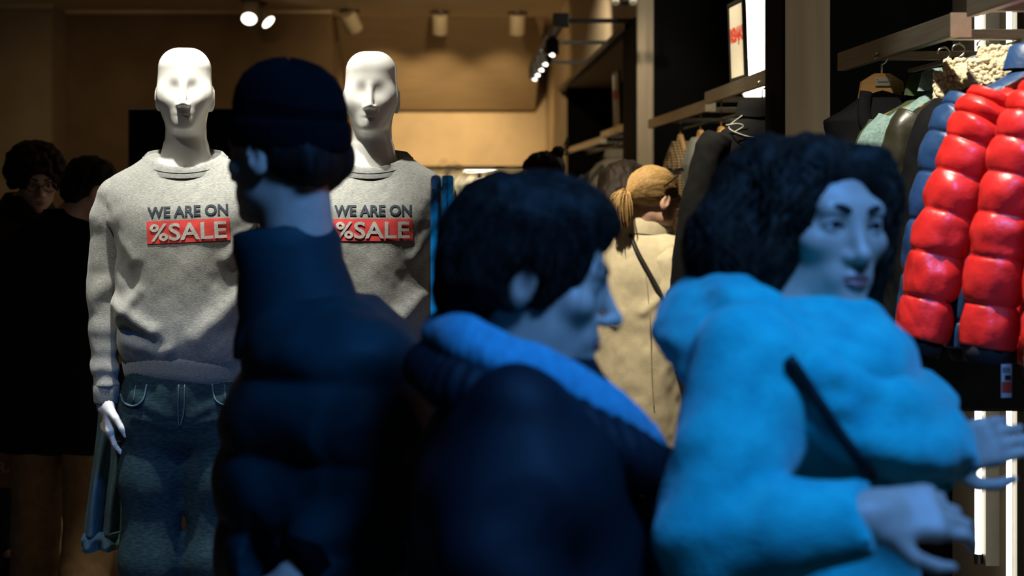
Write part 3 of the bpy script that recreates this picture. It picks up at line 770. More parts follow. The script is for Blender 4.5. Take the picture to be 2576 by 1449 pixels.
    for z, e in ((1.094, -0.004), (1.088, 0.003), (1.072, 0.004), (1.045, 0.000), (1.026, -0.003), (1.022, -0.007), (1.026, -0.012)):
        tilt = 0.012*np.cos(th)
        rr = 1+0.004*np.cos(th*60)
        rings.append(np.stack([0.004+(0.174+e)*rr*np.cos(th), (0.118+e)*rr*np.sin(th), z-tilt*0.6+0.006*np.sin(th*3+1)], 1))
    loft('waistband', rings, M_rib, shirt)
    tube('hem_seam', np.vstack([rings[1], rings[1][:1]])+np.array([0, 0, 0.003]), 0.0016, mat('seam_thread', (0.5, 0.49, 0.45), 0.9, var=0), shirt, 6)
    # ribbed neck band
    th = np.linspace(0, 2*PI, 96, endpoint=False)
    def nb(r, dz):
        x = r*0.102*np.cos(th); y = 0.012-r*np.where(np.sin(th) > 0, 0.0795, 0.066)*np.sin(th)
        z = np.where(np.sin(th) > 0, 1.650-0.045*np.sin(th), 1.650-0.012*np.sin(th))+dz
        return np.stack([x, y, z], 1)
    loft('neck_band', [nb(0.95, 0.000), nb(0.98, 0.007), nb(1.03, 0.008), nb(1.11, 0.000), nb(1.18, -0.010), nb(1.22, -0.022)], M_rib, shirt)
    tube('neck_seam', np.vstack([nb(1.165, -0.007), nb(1.165, -0.007)[:1]]), 0.0016, M_rib, shirt, 6)
    # print
    cx, rot = text_off, text_rot
    def wrapped(name, me, m, off, par):
        vs = [v.co.copy() for v in me.vertices]
        for v in me.vertices:
            x = cx+v.co.x*math.cos(rot)-v.co.y*math.sin(rot); z = v.co.x*math.sin(rot)+v.co.y*math.cos(rot)+v.co.z
            p = proj(b, x, z, off); v.co = p if p else Vector((x, -0.13, z))
        me.materials.clear(); me.materials.append(m); o = bpy.data.objects.new(name, me); COL.objects.link(o); o.parent = par; return o
    def fit(me, wd, ht, z):
        xs = [v.co.x for v in me.vertices]; ys = [v.co.y for v in me.vertices]
        for v in me.vertices:
            v.co = Vector(((v.co.x-(min(xs)+max(xs))/2)*wd/(max(xs)-min(xs)), z+(v.co.y-min(ys))*ht/(max(ys)-min(ys)), 0))
        bm = bmesh.new(); bm.from_mesh(me); bmesh.ops.triangulate(bm, faces=bm.faces[:])
        for _ in range(2):
            bmesh.ops.subdivide_edges(bm, edges=[e for e in bm.edges if e.calc_length() > 0.012], cuts=1)
            bmesh.ops.triangulate(bm, faces=[f for f in bm.faces if len(f.verts) > 3])
        bm.to_mesh(me); bm.free(); return me
    g = bpy.data.meshes.new('panel'); nx, nz = 40, 14; w2, z0, z1 = 0.1115, 1.409, 1.4705
    g.from_pydata([(-w2+2*w2*i/nx, z0+(z1-z0)*j/nz, 0) for j in range(nz+1) for i in range(nx+1)], [],
                  [(j*(nx+1)+i, j*(nx+1)+i+1, (j+1)*(nx+1)+i+1, (j+1)*(nx+1)+i) for j in range(nz) for i in range(nx)])
    rot0 = rot
    # rotate about the print's own centre
    def centred(me):
        for v in me.vertices: v.co.y -= 1.46
        return me
    def place(name, me, m, off):
        for v in me.vertices: v.co = Vector((v.co.x, v.co.y-1.46, 1.46))
        return wrapped(name, me, m, off, shirt)
    place('print_panel', g, M_redp, 0.0015)
    place('print_lettering', fit(text_mesh('WE ARE ON', 0.04, 0.0012), 0.217, 0.030, 1.4795), M_txt, 0.0018)
    place('print_lettering', fit(text_mesh('%SALE', 0.06, 0.0012), 0.206, 0.0475, 1.4155), M_whp, 0.0030)
    # ---- jeans
    F = SDF(axis(-0.24, 0.24, 0.008), axis(-0.17, 0.17, 0.008), axis(0.08, 1.09, 0.008))
    F.column([(0.80, 0.05, 0.04, 0, 0.005), (0.85, 0.13, 0.09, 0, 0.005), (0.90, 0.168, 0.110, 0, 0.005), (0.99, 0.172, 0.120, 0, 0.005), (1.05, 0.160, 0.108, 0, 0), (1.075, 0.156, 0.104, 0, 0)], p=2.3)
    for s in (-1, 1):
        F.chain([(s*0.086, 0.0, 0.93), (s*0.090, -0.004, 0.75), (s*0.094, -0.006, 0.52), (s*0.098, 0.0, 0.10)], [0.086, 0.083, 0.078, 0.080], 0.05)
    def jf(x, y, z):
        r = ridge(np.abs(x), z, (0.03, 0.93), (0.13, 0.985), 0.016, 0.006)+ridge(np.abs(x), z, (0.02, 0.90), (0.12, 0.93), 0.014, 0.005)
        return r+wrinkle(x, y, z, 0.0045, 10, (1, 1, 0.8), 5.0)+np.sin(z*60+vnoise(x*12, y*12, z*6)*4)*0.002*np.clip((0.35-z)/0.2, 0, 1)-0*x
    F.disp(jf); F.cut(2, 0.105, -1)
    jeans = F.obj('jeans', M_denim, t); jb = bvh_of(jeans)
    for s in (-1, 1):
        pts = proj_curve(jb, [(s*0.170, 0.985), (s*0.155, 0.966), (s*0.125, 0.960), (s*0.098, 0.978), (s*0.088, 1.02)], 0.002, 26)
        if len(pts) > 3: tube('pocket_edge', pts, 0.0028, M_stitch, jeans, 6)
        for k in (0.1515, 0.125):
            pts = proj_curve(jb, [(s*k, 0.972), (s*(k-0.004), 1.015)], 0.001, 8)
            if len(pts) > 3 and k < 0.13: tube('coin_pocket_seam', pts, 0.0014, M_stitch, jeans, 5)
    for dx in (0.0, 0.016):
        pts = proj_curve(jb, [(dx, 1.02), (dx-0.002, 0.95), (dx*0.3-0.002, 0.905)], 0.001, 20)
        if len(pts) > 3: tube('fly_seam', pts, 0.0018, M_stitch, jeans, 5)
    th = np.linspace(0, 2*PI, 80, endpoint=False)
    rings = [np.stack([(0.156+e)*np.cos(th), (0.105+e)*np.sin(th), np.full_like(th, z)], 1) for z, e in ((1.046, 0.004), (1.048, 0.008), (1.078, 0.004), (1.08, 0.0))]
    loft('waist_belt', rings, M_denim, jeans)
    return t
mL = mannequin((-0.766, 4.0, 0), 0.05, 'white faceless mannequin in a sale sweatshirt with a denim jacket hung at its hip', 0.026, 0.045, 0.085)
mR = mannequin((-0.2475, 4.10, 0), -0.02, 'white faceless mannequin in a sale sweatshirt, standing behind the blue security gate', 0.014, 0.004, 0.03)

# ------------------------------------------------------------------ light denim jacket hanging behind the first mannequin's hip
dj = thing('denim_jacket', 'light blue denim jacket tied at the hip of the mannequin, hanging behind it', 'jacket', (-0.766, 4.0, 0))
def lx(px): return (px-465)/FPX*4.13
def lz(py): return CAMZ-(py-HZY)/FPX*4.13
def cloth(name, left, right, n, mfold, amp, y, m, par, th=0.006, seed=0.0):
    """hanging panel between two edge polylines given in (x, z)"""
    L = catmull([(*p, 0) for p in left], 50)[:, :2]; Rr = catmull([(*p, 0) for p in right], 50)[:, :2]
    u = np.linspace(0, 1, n); rings = []
    for i, (a, b) in enumerate(zip(L, Rr)):
        g = i/49.0
        x = a[0]+(b[0]-a[0])*u; z = a[1]+(b[1]-a[1])*u
        yy = y(g)+amp*(0.15+g)*np.cos(u*PI*mfold*2+seed)+0.012*vnoise(u*5+seed, np.full_like(u, g*3), u*0)
        rings.append(np.stack([x, yy, z], 1))
    return solid(loft(name, rings, m, par, closed=False), th)
pan = cloth('back_panel', [(lx(300), lz(905)), (lx(245), lz(950)), (lx(222), lz(1100)), (lx(200), lz(1250)), (lx(186), lz(1352))],
            [(lx(345), lz(905)), (lx(318), lz(1000)), (lx(305), lz(1150)), (lx(290), lz(1250)), (lx(280), lz(1345))], 60, 2.2, 0.020, lambda g: 0.11+0.02*g, M_denim2, dj)
cloth('hem_band', [(lx(187), lz(1343)), (lx(183), lz(1366)), (lx(181), lz(1389))], [(lx(281), lz(1338)), (lx(279), lz(1362)), (lx(277), lz(1385))], 60, 2.2, 0.020, lambda g: 0.126, M_denim2, dj, 0.007)
slv = cloth('sleeve', [(lx(300), lz(930)), (lx(280), lz(1050)), (lx(272), lz(1180)), (lx(272), lz(1270))], [(lx(360), lz(930)), (lx(330), lz(1050)), (lx(322), lz(1180)), (lx(318), lz(1265))], 40, 1.0, 0.018, lambda g: 0.165, M_denim2, dj, 0.01, 1.0)
cloth('sleeve_cuff', [(lx(273), lz(1262)), (lx(274), lz(1315))], [(lx(319), lz(1258)), (lx(318), lz(1312))], 40, 1.0, 0.018, lambda g: 0.163, M_denim2, dj, 0.016, 1.0)
th = np.linspace(0, 2*PI, 64, endpoint=False)
loft('waist_wrap', [np.stack([(0.182+e)*np.cos(th), 0.01+(0.13+e)*np.sin(th), z+0.006*np.sin(3*th)], 1) for z, e in ((1.000, -0.004), (1.005, 0.003), (1.02, 0.006), (1.03, 0.0))] and
     [np.stack([0.181*np.cos(th[32:]*0.5+PI*0+0.0), 0.02+0.135*np.abs(np.sin(th[32:]*0.5)), np.full(32, z)+0.004*np.sin(5*th[32:])], 1) for z in (1.02, 1.05, 1.085)], M_denim2, dj, closed=False)
# ------------------------------------------------------------------ people
class Person:
    def __init__(s, label, px, d, rz, group=None):
        s.root = thing('person', label, 'person', ((px-VPX)/FPX*d, d, 0), rz)
        s.M = (Matrix.Translation(s.root.location) @ Matrix.Rotation(rz, 4, 'Z')).inverted(); s.rz = rz
    def L(s, x, y, d):                       # pixel + distance -> local point
        return np.array(s.M @ P(x, y, d))
    def dirn(s, v):                          # world direction -> local
        return np.array(s.M.to_3x3() @ Vector(v))
    def head(s, x, y, d, yaw, pitch=0, roll=0, sc=1.0):
        s.H = Frame(s.L(x, y, d), yaw-s.rz, pitch, roll, sc); return s.H
    def on(s, bv, x, y, off=0.004):          # a surface point of a garment under a line of sight
        o = s.M @ Vector((0, 0, CAMZ)); q = s.M @ P(x, y, 1.0); dr = (q-o).normalized()
        hits = [b_.ray_cast(o, dr) for b_ in (bv if isinstance(bv, (list, tuple)) else [bv])]
        hits = [h for h in hits if h[0] is not None]
        if not hits: return None
        h = min(hits, key=lambda q_: q_[3]); return np.array(h[0]-dr*off)
def body(p, arms, hip_z, sh_z, legs, neck_r=0.052, fine=0.003, nose=1.0, chin=1.0, hsc=0.95, curls=(0.35, 0.35), normals=None, dirs=None, thumbs=(1, -1), face=True, neck_k=0.25):
    """arms: two lists of local points (shoulder, elbow, wrist)"""
    H = p.H; c = H.c; r = 0.13*H.s
    hw = []
    for k in (0, 1):
        w = np.asarray(arms[k][2]); d = unit(dirs[k]) if dirs else unit(w-np.asarray(arms[k][1]))
        hw.append((w-0.04, w+d*0.10))
    def rng(i):
        lst = [(c[i]-r, c[i]+r, fine)]
        for a, b in hw: lst.append((min(a[i], b[i])-0.06, max(a[i], b[i])+0.09, max(0.0056, fine)))
        return lst
    P_ = np.vstack([np.vstack(arms[0]), np.vstack(arms[1]), c[None], np.vstack(legs[0]), np.vstack(legs[1])]+[np.vstack(h) for h in hw])
    lo = P_.min(0)-0.16; hi = P_.max(0)+0.16; lo[2] = 0.01
    F = SDF(axis(lo[0], hi[0], 0.018, rng(0)), axis(lo[1], hi[1], 0.018, rng(1)), axis(0.0, hi[2], 0.020, rng(2)))
    if face: human_head(F, H, nose=nose, chin=chin)
    q = H.s
    nb = np.array([neck_k*c[0], neck_k*c[1]+0.02, sh_z+0.05])
    F.cap(H(0, -0.022, -0.055), nb, neck_r*q, neck_r*1.12*q, 0.02)
    F.cap(nb, (0, 0.0, sh_z-0.05), 0.06, 0.10, 0.04)
    F.cap((0, 0, sh_z-0.10), (0, 0, hip_z+0.02), 0.105, 0.11, 0.03)
    for k in (0, 1):
        a = [np.asarray(v) for v in arms[k]]
        F.cap((0, 0, sh_z-0.03), a[0], 0.06, 0.045, 0.04)
        F.chain(a, [0.045, 0.036, 0.025], 0.015)
        d = unit(dirs[k]) if dirs else unit(a[2]-a[1])
        n = normals[k] if normals else np.array([0, 0, 1.0])
        hand(F, a[2], d, n, thumbs[k], curls[k], hsc)
        l = [np.asarray(v) for v in legs[k]]
        F.chain(l, [0.085, 0.055, 0.036], 0.03)
        F.cap(l[2], l[2]+np.array([0, -0.11, -0.03]), 0.034, 0.03, 0.02)
    F.D = np.maximum(F.D, (0.02-F.zs)[None, None, :])
    return F.obj('body', M_skin, p.root)
def std_legs(w=0.09, hip=0.9, step=0.0):
    return [[(-w, 0, hip), (-w, -0.02-step*0.5, 0.48), (-w, 0.02-step, 0.09)], [(w, 0, hip), (w, -0.02+step*0.5, 0.48), (w, 0.02+step, 0.09)]]
def trousers(p, legs, m, r=(0.105, 0.085, 0.078), hip=0.98, name='trousers', res=0.012, waist=0.15):
    A = np.vstack(legs[0]+legs[1]); lo = A.min(0)-0.16; hi = A.max(0)+0.16
    F = SDF(axis(lo[0], hi[0], res), axis(lo[1], hi[1], res), axis(0.03, hip+0.03, res))
    F.column([(hip-0.16, 0.14, 0.115, 0, 0), (hip-0.08, waist+0.015, 0.125, 0, 0), (hip, waist, 0.115, 0, 0)])
    for l in legs: F.chain([np.asarray(v) for v in l], list(r), 0.03)
    F.disp(lambda x, y, z: wrinkle(x, y, z, 0.006, 9, (1, 1, 0.7), 2.0)+np.sin(z*55+vnoise(x*10, y*10, z*5)*4)*0.004*np.clip((0.35-z)/0.2, 0, 1))
    F.D = np.maximum(F.D, (0.055-F.zs)[None, None, :])
    return F.obj(name, m, p.root)
def shoes(p, legs, m, msole):
    for l in legs:
        a = np.asarray(l[2], float)
        F = SDF(axis(a[0]-0.08, a[0]+0.08, 0.009), axis(a[1]-0.24, a[1]+0.10, 0.009), axis(-0.02, 0.16, 0.009))
        F.cap((a[0], a[1]+0.03, 0.06), (a[0], a[1]-0.14, 0.045), 0.045, 0.038, 0.02)
        F.cap((a[0], a[1]+0.01, 0.05), (a[0], a[1]+0.01, 0.12), 0.046, 0.042, 0.02)
        F.cut(2, 0.015, -1)
        s = F.obj('shoe', m, p.root)
        th = np.linspace(0, 2*PI, 32, endpoint=False)
        x = a[0]+0.046*np.cos(th)*(1-0.15*np.sin(th)); y = a[1]-0.05+0.148*np.sin(th)
        loft('sole', [np.stack([x, y, np.full(32, z)], 1) for z in (0.001, 0.024)], msole, s, cap=(True, True), smooth=False)
def coat(p, prof, m, name='coat', res=0.0072, pw=2.3, fold=None, extra=None, cutlow=None, bounds=0.06):
    A = np.asarray(prof, float)
    lo = (( A[:, 3]-A[:, 1]).min()-bounds, (A[:, 4]-A[:, 2]).min()-bounds, A[:, 0].min()-0.03)
    hi = (( A[:, 3]+A[:, 1]).max()+bounds, (A[:, 4]+A[:, 2]).max()+bounds, A[:, 0].max()+0.06)
    F = SDF(axis(lo[0], hi[0], res), axis(lo[1], hi[1], res), axis(lo[2], hi[2], res))
    F.column(prof, p=pw)
    if extra: extra(F)
    if fold: F.disp(fold)
    return F.obj(name, m, p.root)
def arms_of(arms, rad, k):
    def fn(F):
        for A in arms:
            A = [np.asarray(v) for v in A]; pts = [A[0], 0.5*(A[0]+A[1]), A[1], 0.5*(A[1]+A[2]), A[2]]
            F.cap(pts[0], pts[1], rad[0], rad[1], 0.09 if k > 0.02 else 0.05)
            for i in (1, 2, 3): F.cap(pts[i], pts[i+1], rad[i], rad[i+1], k)
            d = unit(A[2]-A[1]); b = A[2]; e = b+d*0.004; r = rad[4]*2.2
            sl = F._sl(b-r, b+r)
            if sl:
                x, y, z = F._pts(sl); dd = ((x-e[0])*d[0]+(y-e[1])*d[1]+(z-e[2])*d[2]).astype(np.float32)
                near = ((x-b[0])**2+(y-b[1])**2+(z-b[2])**2) < r*r
                F.D[sl] = np.where(near, np.maximum(F.D[sl], dd), F.D[sl])
    return fn
def cuffs_of(p, par, arms, r, m):
    for A in arms:
        d = unit(np.asarray(A[2])-np.asarray(A[1])); e = np.asarray(A[2])
        tube('cuff', [e-d*0.03, e-d*0.028, e+d*0.004, e+d*0.006], [r*0.9, r*1.04, r*1.0, r*0.8], m, par, 28)
def sleeve(p, par, pts, rad, m, res=0.006, fold=None, k=0.02, name='sleeve', trim=True):
    A = np.vstack(pts); r = max(rad)+0.03
    F = SDF(*[axis(A[:, i].min()-r, A[:, i].max()+r, res) for i in range(3)])
    F.chain([np.asarray(v) for v in pts], list(rad), k)
    if fold: F.disp(fold)
    if trim:   # open cuff: cut square just before the end
        a, b = np.asarray(pts[-2], float), np.asarray(pts[-1], float); d = unit(b-a); e = b+d*0.004
        dd = (F.xs[:, None, None]-e[0])*d[0]+(F.ys[None, :, None]-e[1])*d[1]+(F.zs[None, None, :]-e[2])*d[2]
        near = ((F.xs[:, None, None]-b[0])**2+(F.ys[None, :, None]-b[1])**2+(F.zs[None, None, :]-b[2])**2) < (rad[-1]*2.5)**2
        F.D = np.where(near, np.maximum(F.D, dd.astype(np.float32)), F.D)
    return F.obj(name, m, par)
def hair_blob(p, build, m, box_, res=0.004, amp=0.006, f=60, st=(1, 1, 0.12), name='hair', amp2=0.012):
    H = p.H; lo, hi = box_
    cor = np.array([H(x, y, z) for x in (lo[0], hi[0]) for y in (lo[1], hi[1]) for z in (lo[2], hi[2])])
    a, b = cor.min(0), cor.max(0)
    F = SDF(*[axis(a[i], b[i], res) for i in range(3)])
    build(F, H)
    Ri = H.R.T/H.s
    def fn(x, y, z):
        q = Ri @ np.stack([x-H.c[0], y-H.c[1], z-H.c[2]])
        return wrinkle(q[0], q[1], q[2], amp, f, st, 4.0)+wrinkle(q[0], q[1], q[2], amp2, 18, (1, 1, 0.5), 1.0)
    F.disp(fn, 0.05)
    return F.obj(name, m, p.root, 0)
def strands_on(p, hr, n, arange, zrange, length, m, seed, r=0.0012, wave=0.006, wl=0.05, off=0.001, lean=0.0, name='strands', cen=-0.03, steps=9):
    H = p.H; bv = bvh_of(hr); g = random.Random(seed); L = []
    for i in range(n):
        a = g.uniform(*arange); z = g.uniform(*zrange); ln = length*g.uniform(0.5, 1.0); ph = g.uniform(0, 6.28); pts = []; da = g.gauss(0, 0.12)+lean
        for k in range(steps):
            zz = z-ln*k/(steps-1); aa = a+da*k/(steps-1)+wave*math.sin(ph+6.28*zz/wl)/0.1
            o = np.array(H(math.sin(aa)*0.30, cen+math.cos(aa)*0.30, zz)); c = np.array(H(0, cen, min(zz, 0.06) if zz > 0.03 else zz))
            h = bv.ray_cast(Vector(o), Vector(unit(c-o)))
            if h[0] is None or (h[0]-Vector(o)).length > 0.29: break
            pts.append(np.array(h[0])-unit(c-o)*off*(0.5+g.random()))
        if len(pts) > 3: L.append((catmull(pts, len(pts)), np.linspace(r, r*0.5, len(pts))))
    if L: return tubes(name, L, m, hr, 4)
def hair_mat(name, a, b):
    return mat(name, a, 0.6, var=0.3, nscale=90, stretch=(1, 1, 0.08), col2=b, contrast=(0.35, 0.75), bump=0.5, bscale=160, spec=0.12)
M_hdark = hair_mat('hair_dark', (0.006, 0.004, 0.003), (0.022, 0.014, 0.010))
M_hbrown = hair_mat('hair_brown', (0.010, 0.006, 0.004), (0.040, 0.022, 0.014))
M_hblond = mat('hair_blond', (0.22, 0.12, 0.04), 0.5, var=0.3, nscale=420, col2=(0.62, 0.42, 0.18), contrast=(0.35, 0.7), spec=0.3)
M_sole = mat('sole_rubber', (0.03, 0.03, 0.03), 0.8, var=0.05)
M_shoe = mat('shoe_black', (0.012, 0.012, 0.012), 0.45, var=0.1)
rnd = random.Random(11)

# ================================================================= woman in the pale blue wool coat
M_wool = mat('blue_wool', (0.015, 0.37, 0.38), 0.95, var=0.18, nscale=26, bump=0.5, bscale=170, sheen=0.35, col2=(0.03, 0.52, 0.48), spec=0.1)
M_strap = mat('black_strap', (0.006, 0.006, 0.008), 0.6, var=0.1)
p = Person('person with wavy dark hair in a fuzzy pale blue coat with dark bag strap', 2010, 2.0, math.radians(80))
H = p.head(2062, 557, 2.0, math.radians(20), 0.04, 0.04, 1.03)
armR = [p.L(1890, 910, 1.84), p.L(1790, 1365, 1.76), p.L(2180, 1300, 1.68)]
armL = [p.L(2085, 880, 2.17), p.L(2120, 1275, 2.20), p.L(2350, 1150, 2.06)]
legs = std_legs(0.085, 0.86, 0.03)
bd = body(p, [armR, armL], 0.88, 1.34, legs, 0.050, 0.0031, nose=0.96, hsc=0.92, curls=((0.5, 0.6, 0.65, 0.7), (0.45, 0.5, 0.55, 0.6)),
     dirs=[p.dirn((1, 0.05, 0.06)), p.dirn((0.85, -0.2, 0.30))], normals=[p.dirn((0.0, -0.75, 0.65)), p.dirn((-0.15, -0.9, 0.3))], thumbs=(1, 1))
eyes(H, bd, (0.1, 0.0))
trousers(p, legs, mat('dark_trousers', (0.015, 0.016, 0.02), 0.9)); shoes(p, legs, M_shoe, M_sole)
def wool_fold(x, y, z):
    return wrinkle(x, y, z, 0.010, 7, (1, 1, 0.8), 3.0)+np.sin(z*38+y*30+vnoise(x*6, y*6, z*4)*4)*0.004*np.clip((1.32-z)/0.15, 0, 1)+wrinkle(x, y, z, 0.0012, 45, (1, 1, 1), 8.0)
def slf(x, y, z): return wrinkle(x, y, z, 0.009, 9, (1, 1, 1), 6.0)+np.sin((z*0.7+x+y)*48+vnoise(x*7, y*7, z*7)*4)*0.0045
ct = coat(p, [(0.58, 0.235, 0.185, 0, 0.01), (0.80, 0.228, 0.180, 0, 0.01), (1.0, 0.190, 0.165, 0, 0.0), (1.15, 0.175, 0.155, 0, -0.005), (1.26, 0.185, 0.150, 0, -0.01),
               (1.34, 0.190, 0.145, 0, -0.01), (1.375, 0.145, 0.120, 0, -0.015), (1.405, 0.085, 0.085, 0, -0.025)], M_wool, fold=lambda x, y, z: wool_fold(x, y, z)+0.5*slf(x, y, z), extra=arms_of([armR, armL], [0.074, 0.074, 0.068, 0.060, 0.048], 0.012), bounds=0.40)
cb = bvh_of(ct)
def slf(x, y, z): return wrinkle(x, y, z, 0.009, 9, (1, 1, 1), 6.0)+np.sin((z*0.7+x+y)*48+vnoise(x*7, y*7, z*7)*4)*0.0045+wrinkle(x, y, z, 0.002, 45, (1, 1, 1), 8.0)
# hood bunched round the neck
F = SDF(axis(-0.26, 0.26, 0.006), axis(-0.30, 0.24, 0.006), axis(1.12, 1.48, 0.006))
ring = [(0.0, 0.145, 1.385), (-0.125, 0.10, 1.350), (-0.165, -0.02, 1.305), (-0.125, -0.13, 1.250), (0.0, -0.175, 1.222), (0.125, -0.13, 1.255), (0.165, -0.02, 1.315), (0.13, 0.09, 1.365), (0.0, 0.145, 1.385)]
rp = catmull(ring, 33); F.chain(list(rp), [0.040+0.012*math.sin(i*1.1) for i in range(33)], 0.03)
F.chain(list(rp*np.array([0.82, 0.82, 1])+np.array([0, 0, 0.035])), [0.030]*33, 0.03)
F.chain(list(rp*np.array([1.12, 1.10, 1])+np.array([0, 0, -0.035])), [0.032]*33, 0.03)
F.disp(lambda x, y, z: wrinkle(x, y, z, 0.011, 12, (1, 1, 1.6), 2.0)+wrinkle(x, y, z, 0.002, 45, (1, 1, 1), 8.0)+np.sin(z*70+np.arctan2(y, x)*2)*0.004)
hd = F.obj('hood', M_wool, ct); hdb = bvh_of(hd)
pts = [p.on([cb, hdb], x, y, 0.006) for x, y in ((1985, 900), (2012, 940), (2035, 975), (2060, 1012), (2085, 1050), (2110, 1086), (2135, 1120), (2160, 1155), (2185, 1190))]
pts = [q for q in pts if q is not None]
if len(pts) > 2: tube('bag_strap', catmull(pts, 24), 0.015, M_strap, p.root, 8, flat=0.5)
# wavy hair
def hb(F, H):
    F.ell(H(0, -0.030, 0.034), np.array((0.092, 0.112, 0.088)), H.R)
    for s in (-1, 1):
        e = 1.0 if s < 0 else 0.80
        F.chain([H(s*0.040, 0.045, 0.085), H(s*0.080*e, 0.035, 0.03), H(s*0.092*e, 0.012, -0.05), H(s*0.098*e, 0.0, -0.12)], [0.028, 0.026, 0.028, 0.024], 0.03)
        F.chain([H(s*0.06*e, -0.06, 0.05), H(s*0.110*e, -0.05, -0.03), H(s*0.108*e, -0.055, -0.12)], [0.05, 0.048*e, 0.036], 0.04)
        F.chain([H(s*0.03, -0.11, 0.05), H(s*0.05, -0.135, -0.04), H(s*0.05, -0.125, -0.14)], [0.05, 0.05, 0.04], 0.04)
    F.ell(H(0, 0.108, -0.018), np.array((0.066, 0.072, 0.108)), H.R, 0.025, sub=True)
hr = hair_blob(p, hb, M_hbrown, ((-0.20, -0.24, -0.19), (0.20, 0.16, 0.17)), 0.0042, 0.004, 55, (1, 1, 0.15), amp2=0.009)
strands_on(p, hr, 240, (0.45, 2*PI-0.45), (0.0, 0.125), 0.28, M_hbrown, 30, 0.0075, 0.012, 0.075, off=0.0, name='locks')
strands_on(p, hr, 1000, (0.35, 2*PI-0.35), (-0.02, 0.135), 0.26, M_hbrown, 31, 0.0017, 0.007, 0.06)
strands_on(p, hr, 300, (-0.6, 0.6), (0.06, 0.135), 0.10, M_hbrown, 32, 0.0016, 0.005, 0.06)
def loose(H, n, par, m, reg, seed, r=0.0009, length=0.14, out=0.05, name='loose_strands'):
    g = random.Random(seed); L = []
    for i in range(n):
        a = g.uniform(*reg[0]); zz = g.uniform(*reg[1])
        x, f = math.sin(a), math.cos(a)
        rx, rf = 0.098, 0.116
        b0 = H(x*rx, -0.03+f*rf, zz); k = g.uniform(0.3, 1)*out; w = g.uniform(-0.02, 0.02)
        b1 = H(x*(rx+k*0.6)+w, -0.03+f*(rf+k*0.6), zz-length*0.35+g.uniform(-.02, .03)); b2 = H(x*(rx+k)+w*2, -0.03+f*(rf+k), zz-length*g.uniform(0.6, 1))
        L.append((catmull([b0, b1, b2], 7), np.linspace(r*1.3, r*0.4, 7)))
    return tubes(name, L, m, par, 4)
loose(H, 120, p.root, M_hbrown, ((0.9, 2*PI-0.9), (-0.06, 0.10)), 3, 0.0010, 0.15, 0.05)

# ================================================================= bowed person in the navy jacket with the light blue collar
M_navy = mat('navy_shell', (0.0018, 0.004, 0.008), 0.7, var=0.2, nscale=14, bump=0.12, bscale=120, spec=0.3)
M_ltblue = mat('blue_fleece_and_lit_edge', (0.04, 0.28, 0.40), 0.9, var=0.2, nscale=60, bump=0.4, bscale=260, sheen=0.3)
p = Person('person with short dark hair in a navy jacket with light blue collar, head bowed', 1345, 1.9, math.radians(92))
H = p.head(1352, 690, 1.9, math.radians(86), 0.20, 0, 1.02)
armR = [p.L(1300, 1065, 1.74), p.L(1240, 1420, 1.68), p.L(1340, 1620, 1.64)]
armL = [p.L(1330, 1065, 2.06), p.L(1380, 1400, 2.10), p.L(1430, 1580, 2.06)]
legs = std_legs(0.085, 0.82, 0.02)
bd = body(p, [armR, armL], 0.84, 1.26, legs, 0.056, 0.0038, nose=1.06, chin=1.06, neck_k=0.5)
eyes(H, bd, (0, -0.3))
trousers(p, legs, MATS['dark_trousers'], hip=0.92); shoes(p, legs, M_shoe, M_sole)
def navf(x, y, z): return wrinkle(x, y, z, 0.010, 7, (1, 1, 0.9), 13.0)+np.sin(z*30+y*14+vnoise(x*5, y*5, z*4)*3)*0.005
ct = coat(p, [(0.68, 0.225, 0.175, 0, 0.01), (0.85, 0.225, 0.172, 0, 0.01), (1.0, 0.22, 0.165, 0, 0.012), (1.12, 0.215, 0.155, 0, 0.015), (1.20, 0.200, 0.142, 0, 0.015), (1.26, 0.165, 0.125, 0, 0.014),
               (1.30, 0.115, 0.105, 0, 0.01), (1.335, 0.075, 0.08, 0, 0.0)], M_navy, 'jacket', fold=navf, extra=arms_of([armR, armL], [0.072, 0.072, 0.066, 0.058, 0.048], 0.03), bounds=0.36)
cb = bvh_of(ct)
cuffs_of(p, ct, [armR, armL], 0.05, M_navy)
F = SDF(axis(-0.16, 0.16, 0.005), axis(-0.22, 0.18, 0.005), axis(1.14, 1.46, 0.005))
rp = catmull([(0.0, 0.115, 1.365), (-0.085, 0.08, 1.350), (-0.105, -0.01, 1.320), (-0.085, -0.09, 1.262), (0.0, -0.135, 1.222), (0.085, -0.09, 1.262), (0.105, -0.01, 1.320), (0.085, 0.08, 1.350), (0.0, 0.115, 1.365)], 33)
F.chain(list(rp), [0.028]*33, 0.02)
F.disp(lambda x, y, z: wrinkle(x, y, z, 0.005, 16, (1, 1, 1), 2.0)+np.sin(np.arctan2(y, x)*60)*0.0012)
col = F.obj('collar', M_ltblue, ct)
F = SDF(axis(-0.17, 0.17, 0.006), axis(-0.24, 0.19, 0.006), axis(1.10, 1.42, 0.006))
rp2 = rp*np.array([1.28, 1.22, 1])-np.array([0, 0, 0.045])
F.chain(list(rp2), [0.030]*33, 0.02)
F.disp(lambda x, y, z: np.sin(np.arctan2(y, x)*46)*0.0030+wrinkle(x, y, z, 0.003, 20, (1, 1, 1), 4.0))
F.obj('ribbed_collar', M_navy, ct)
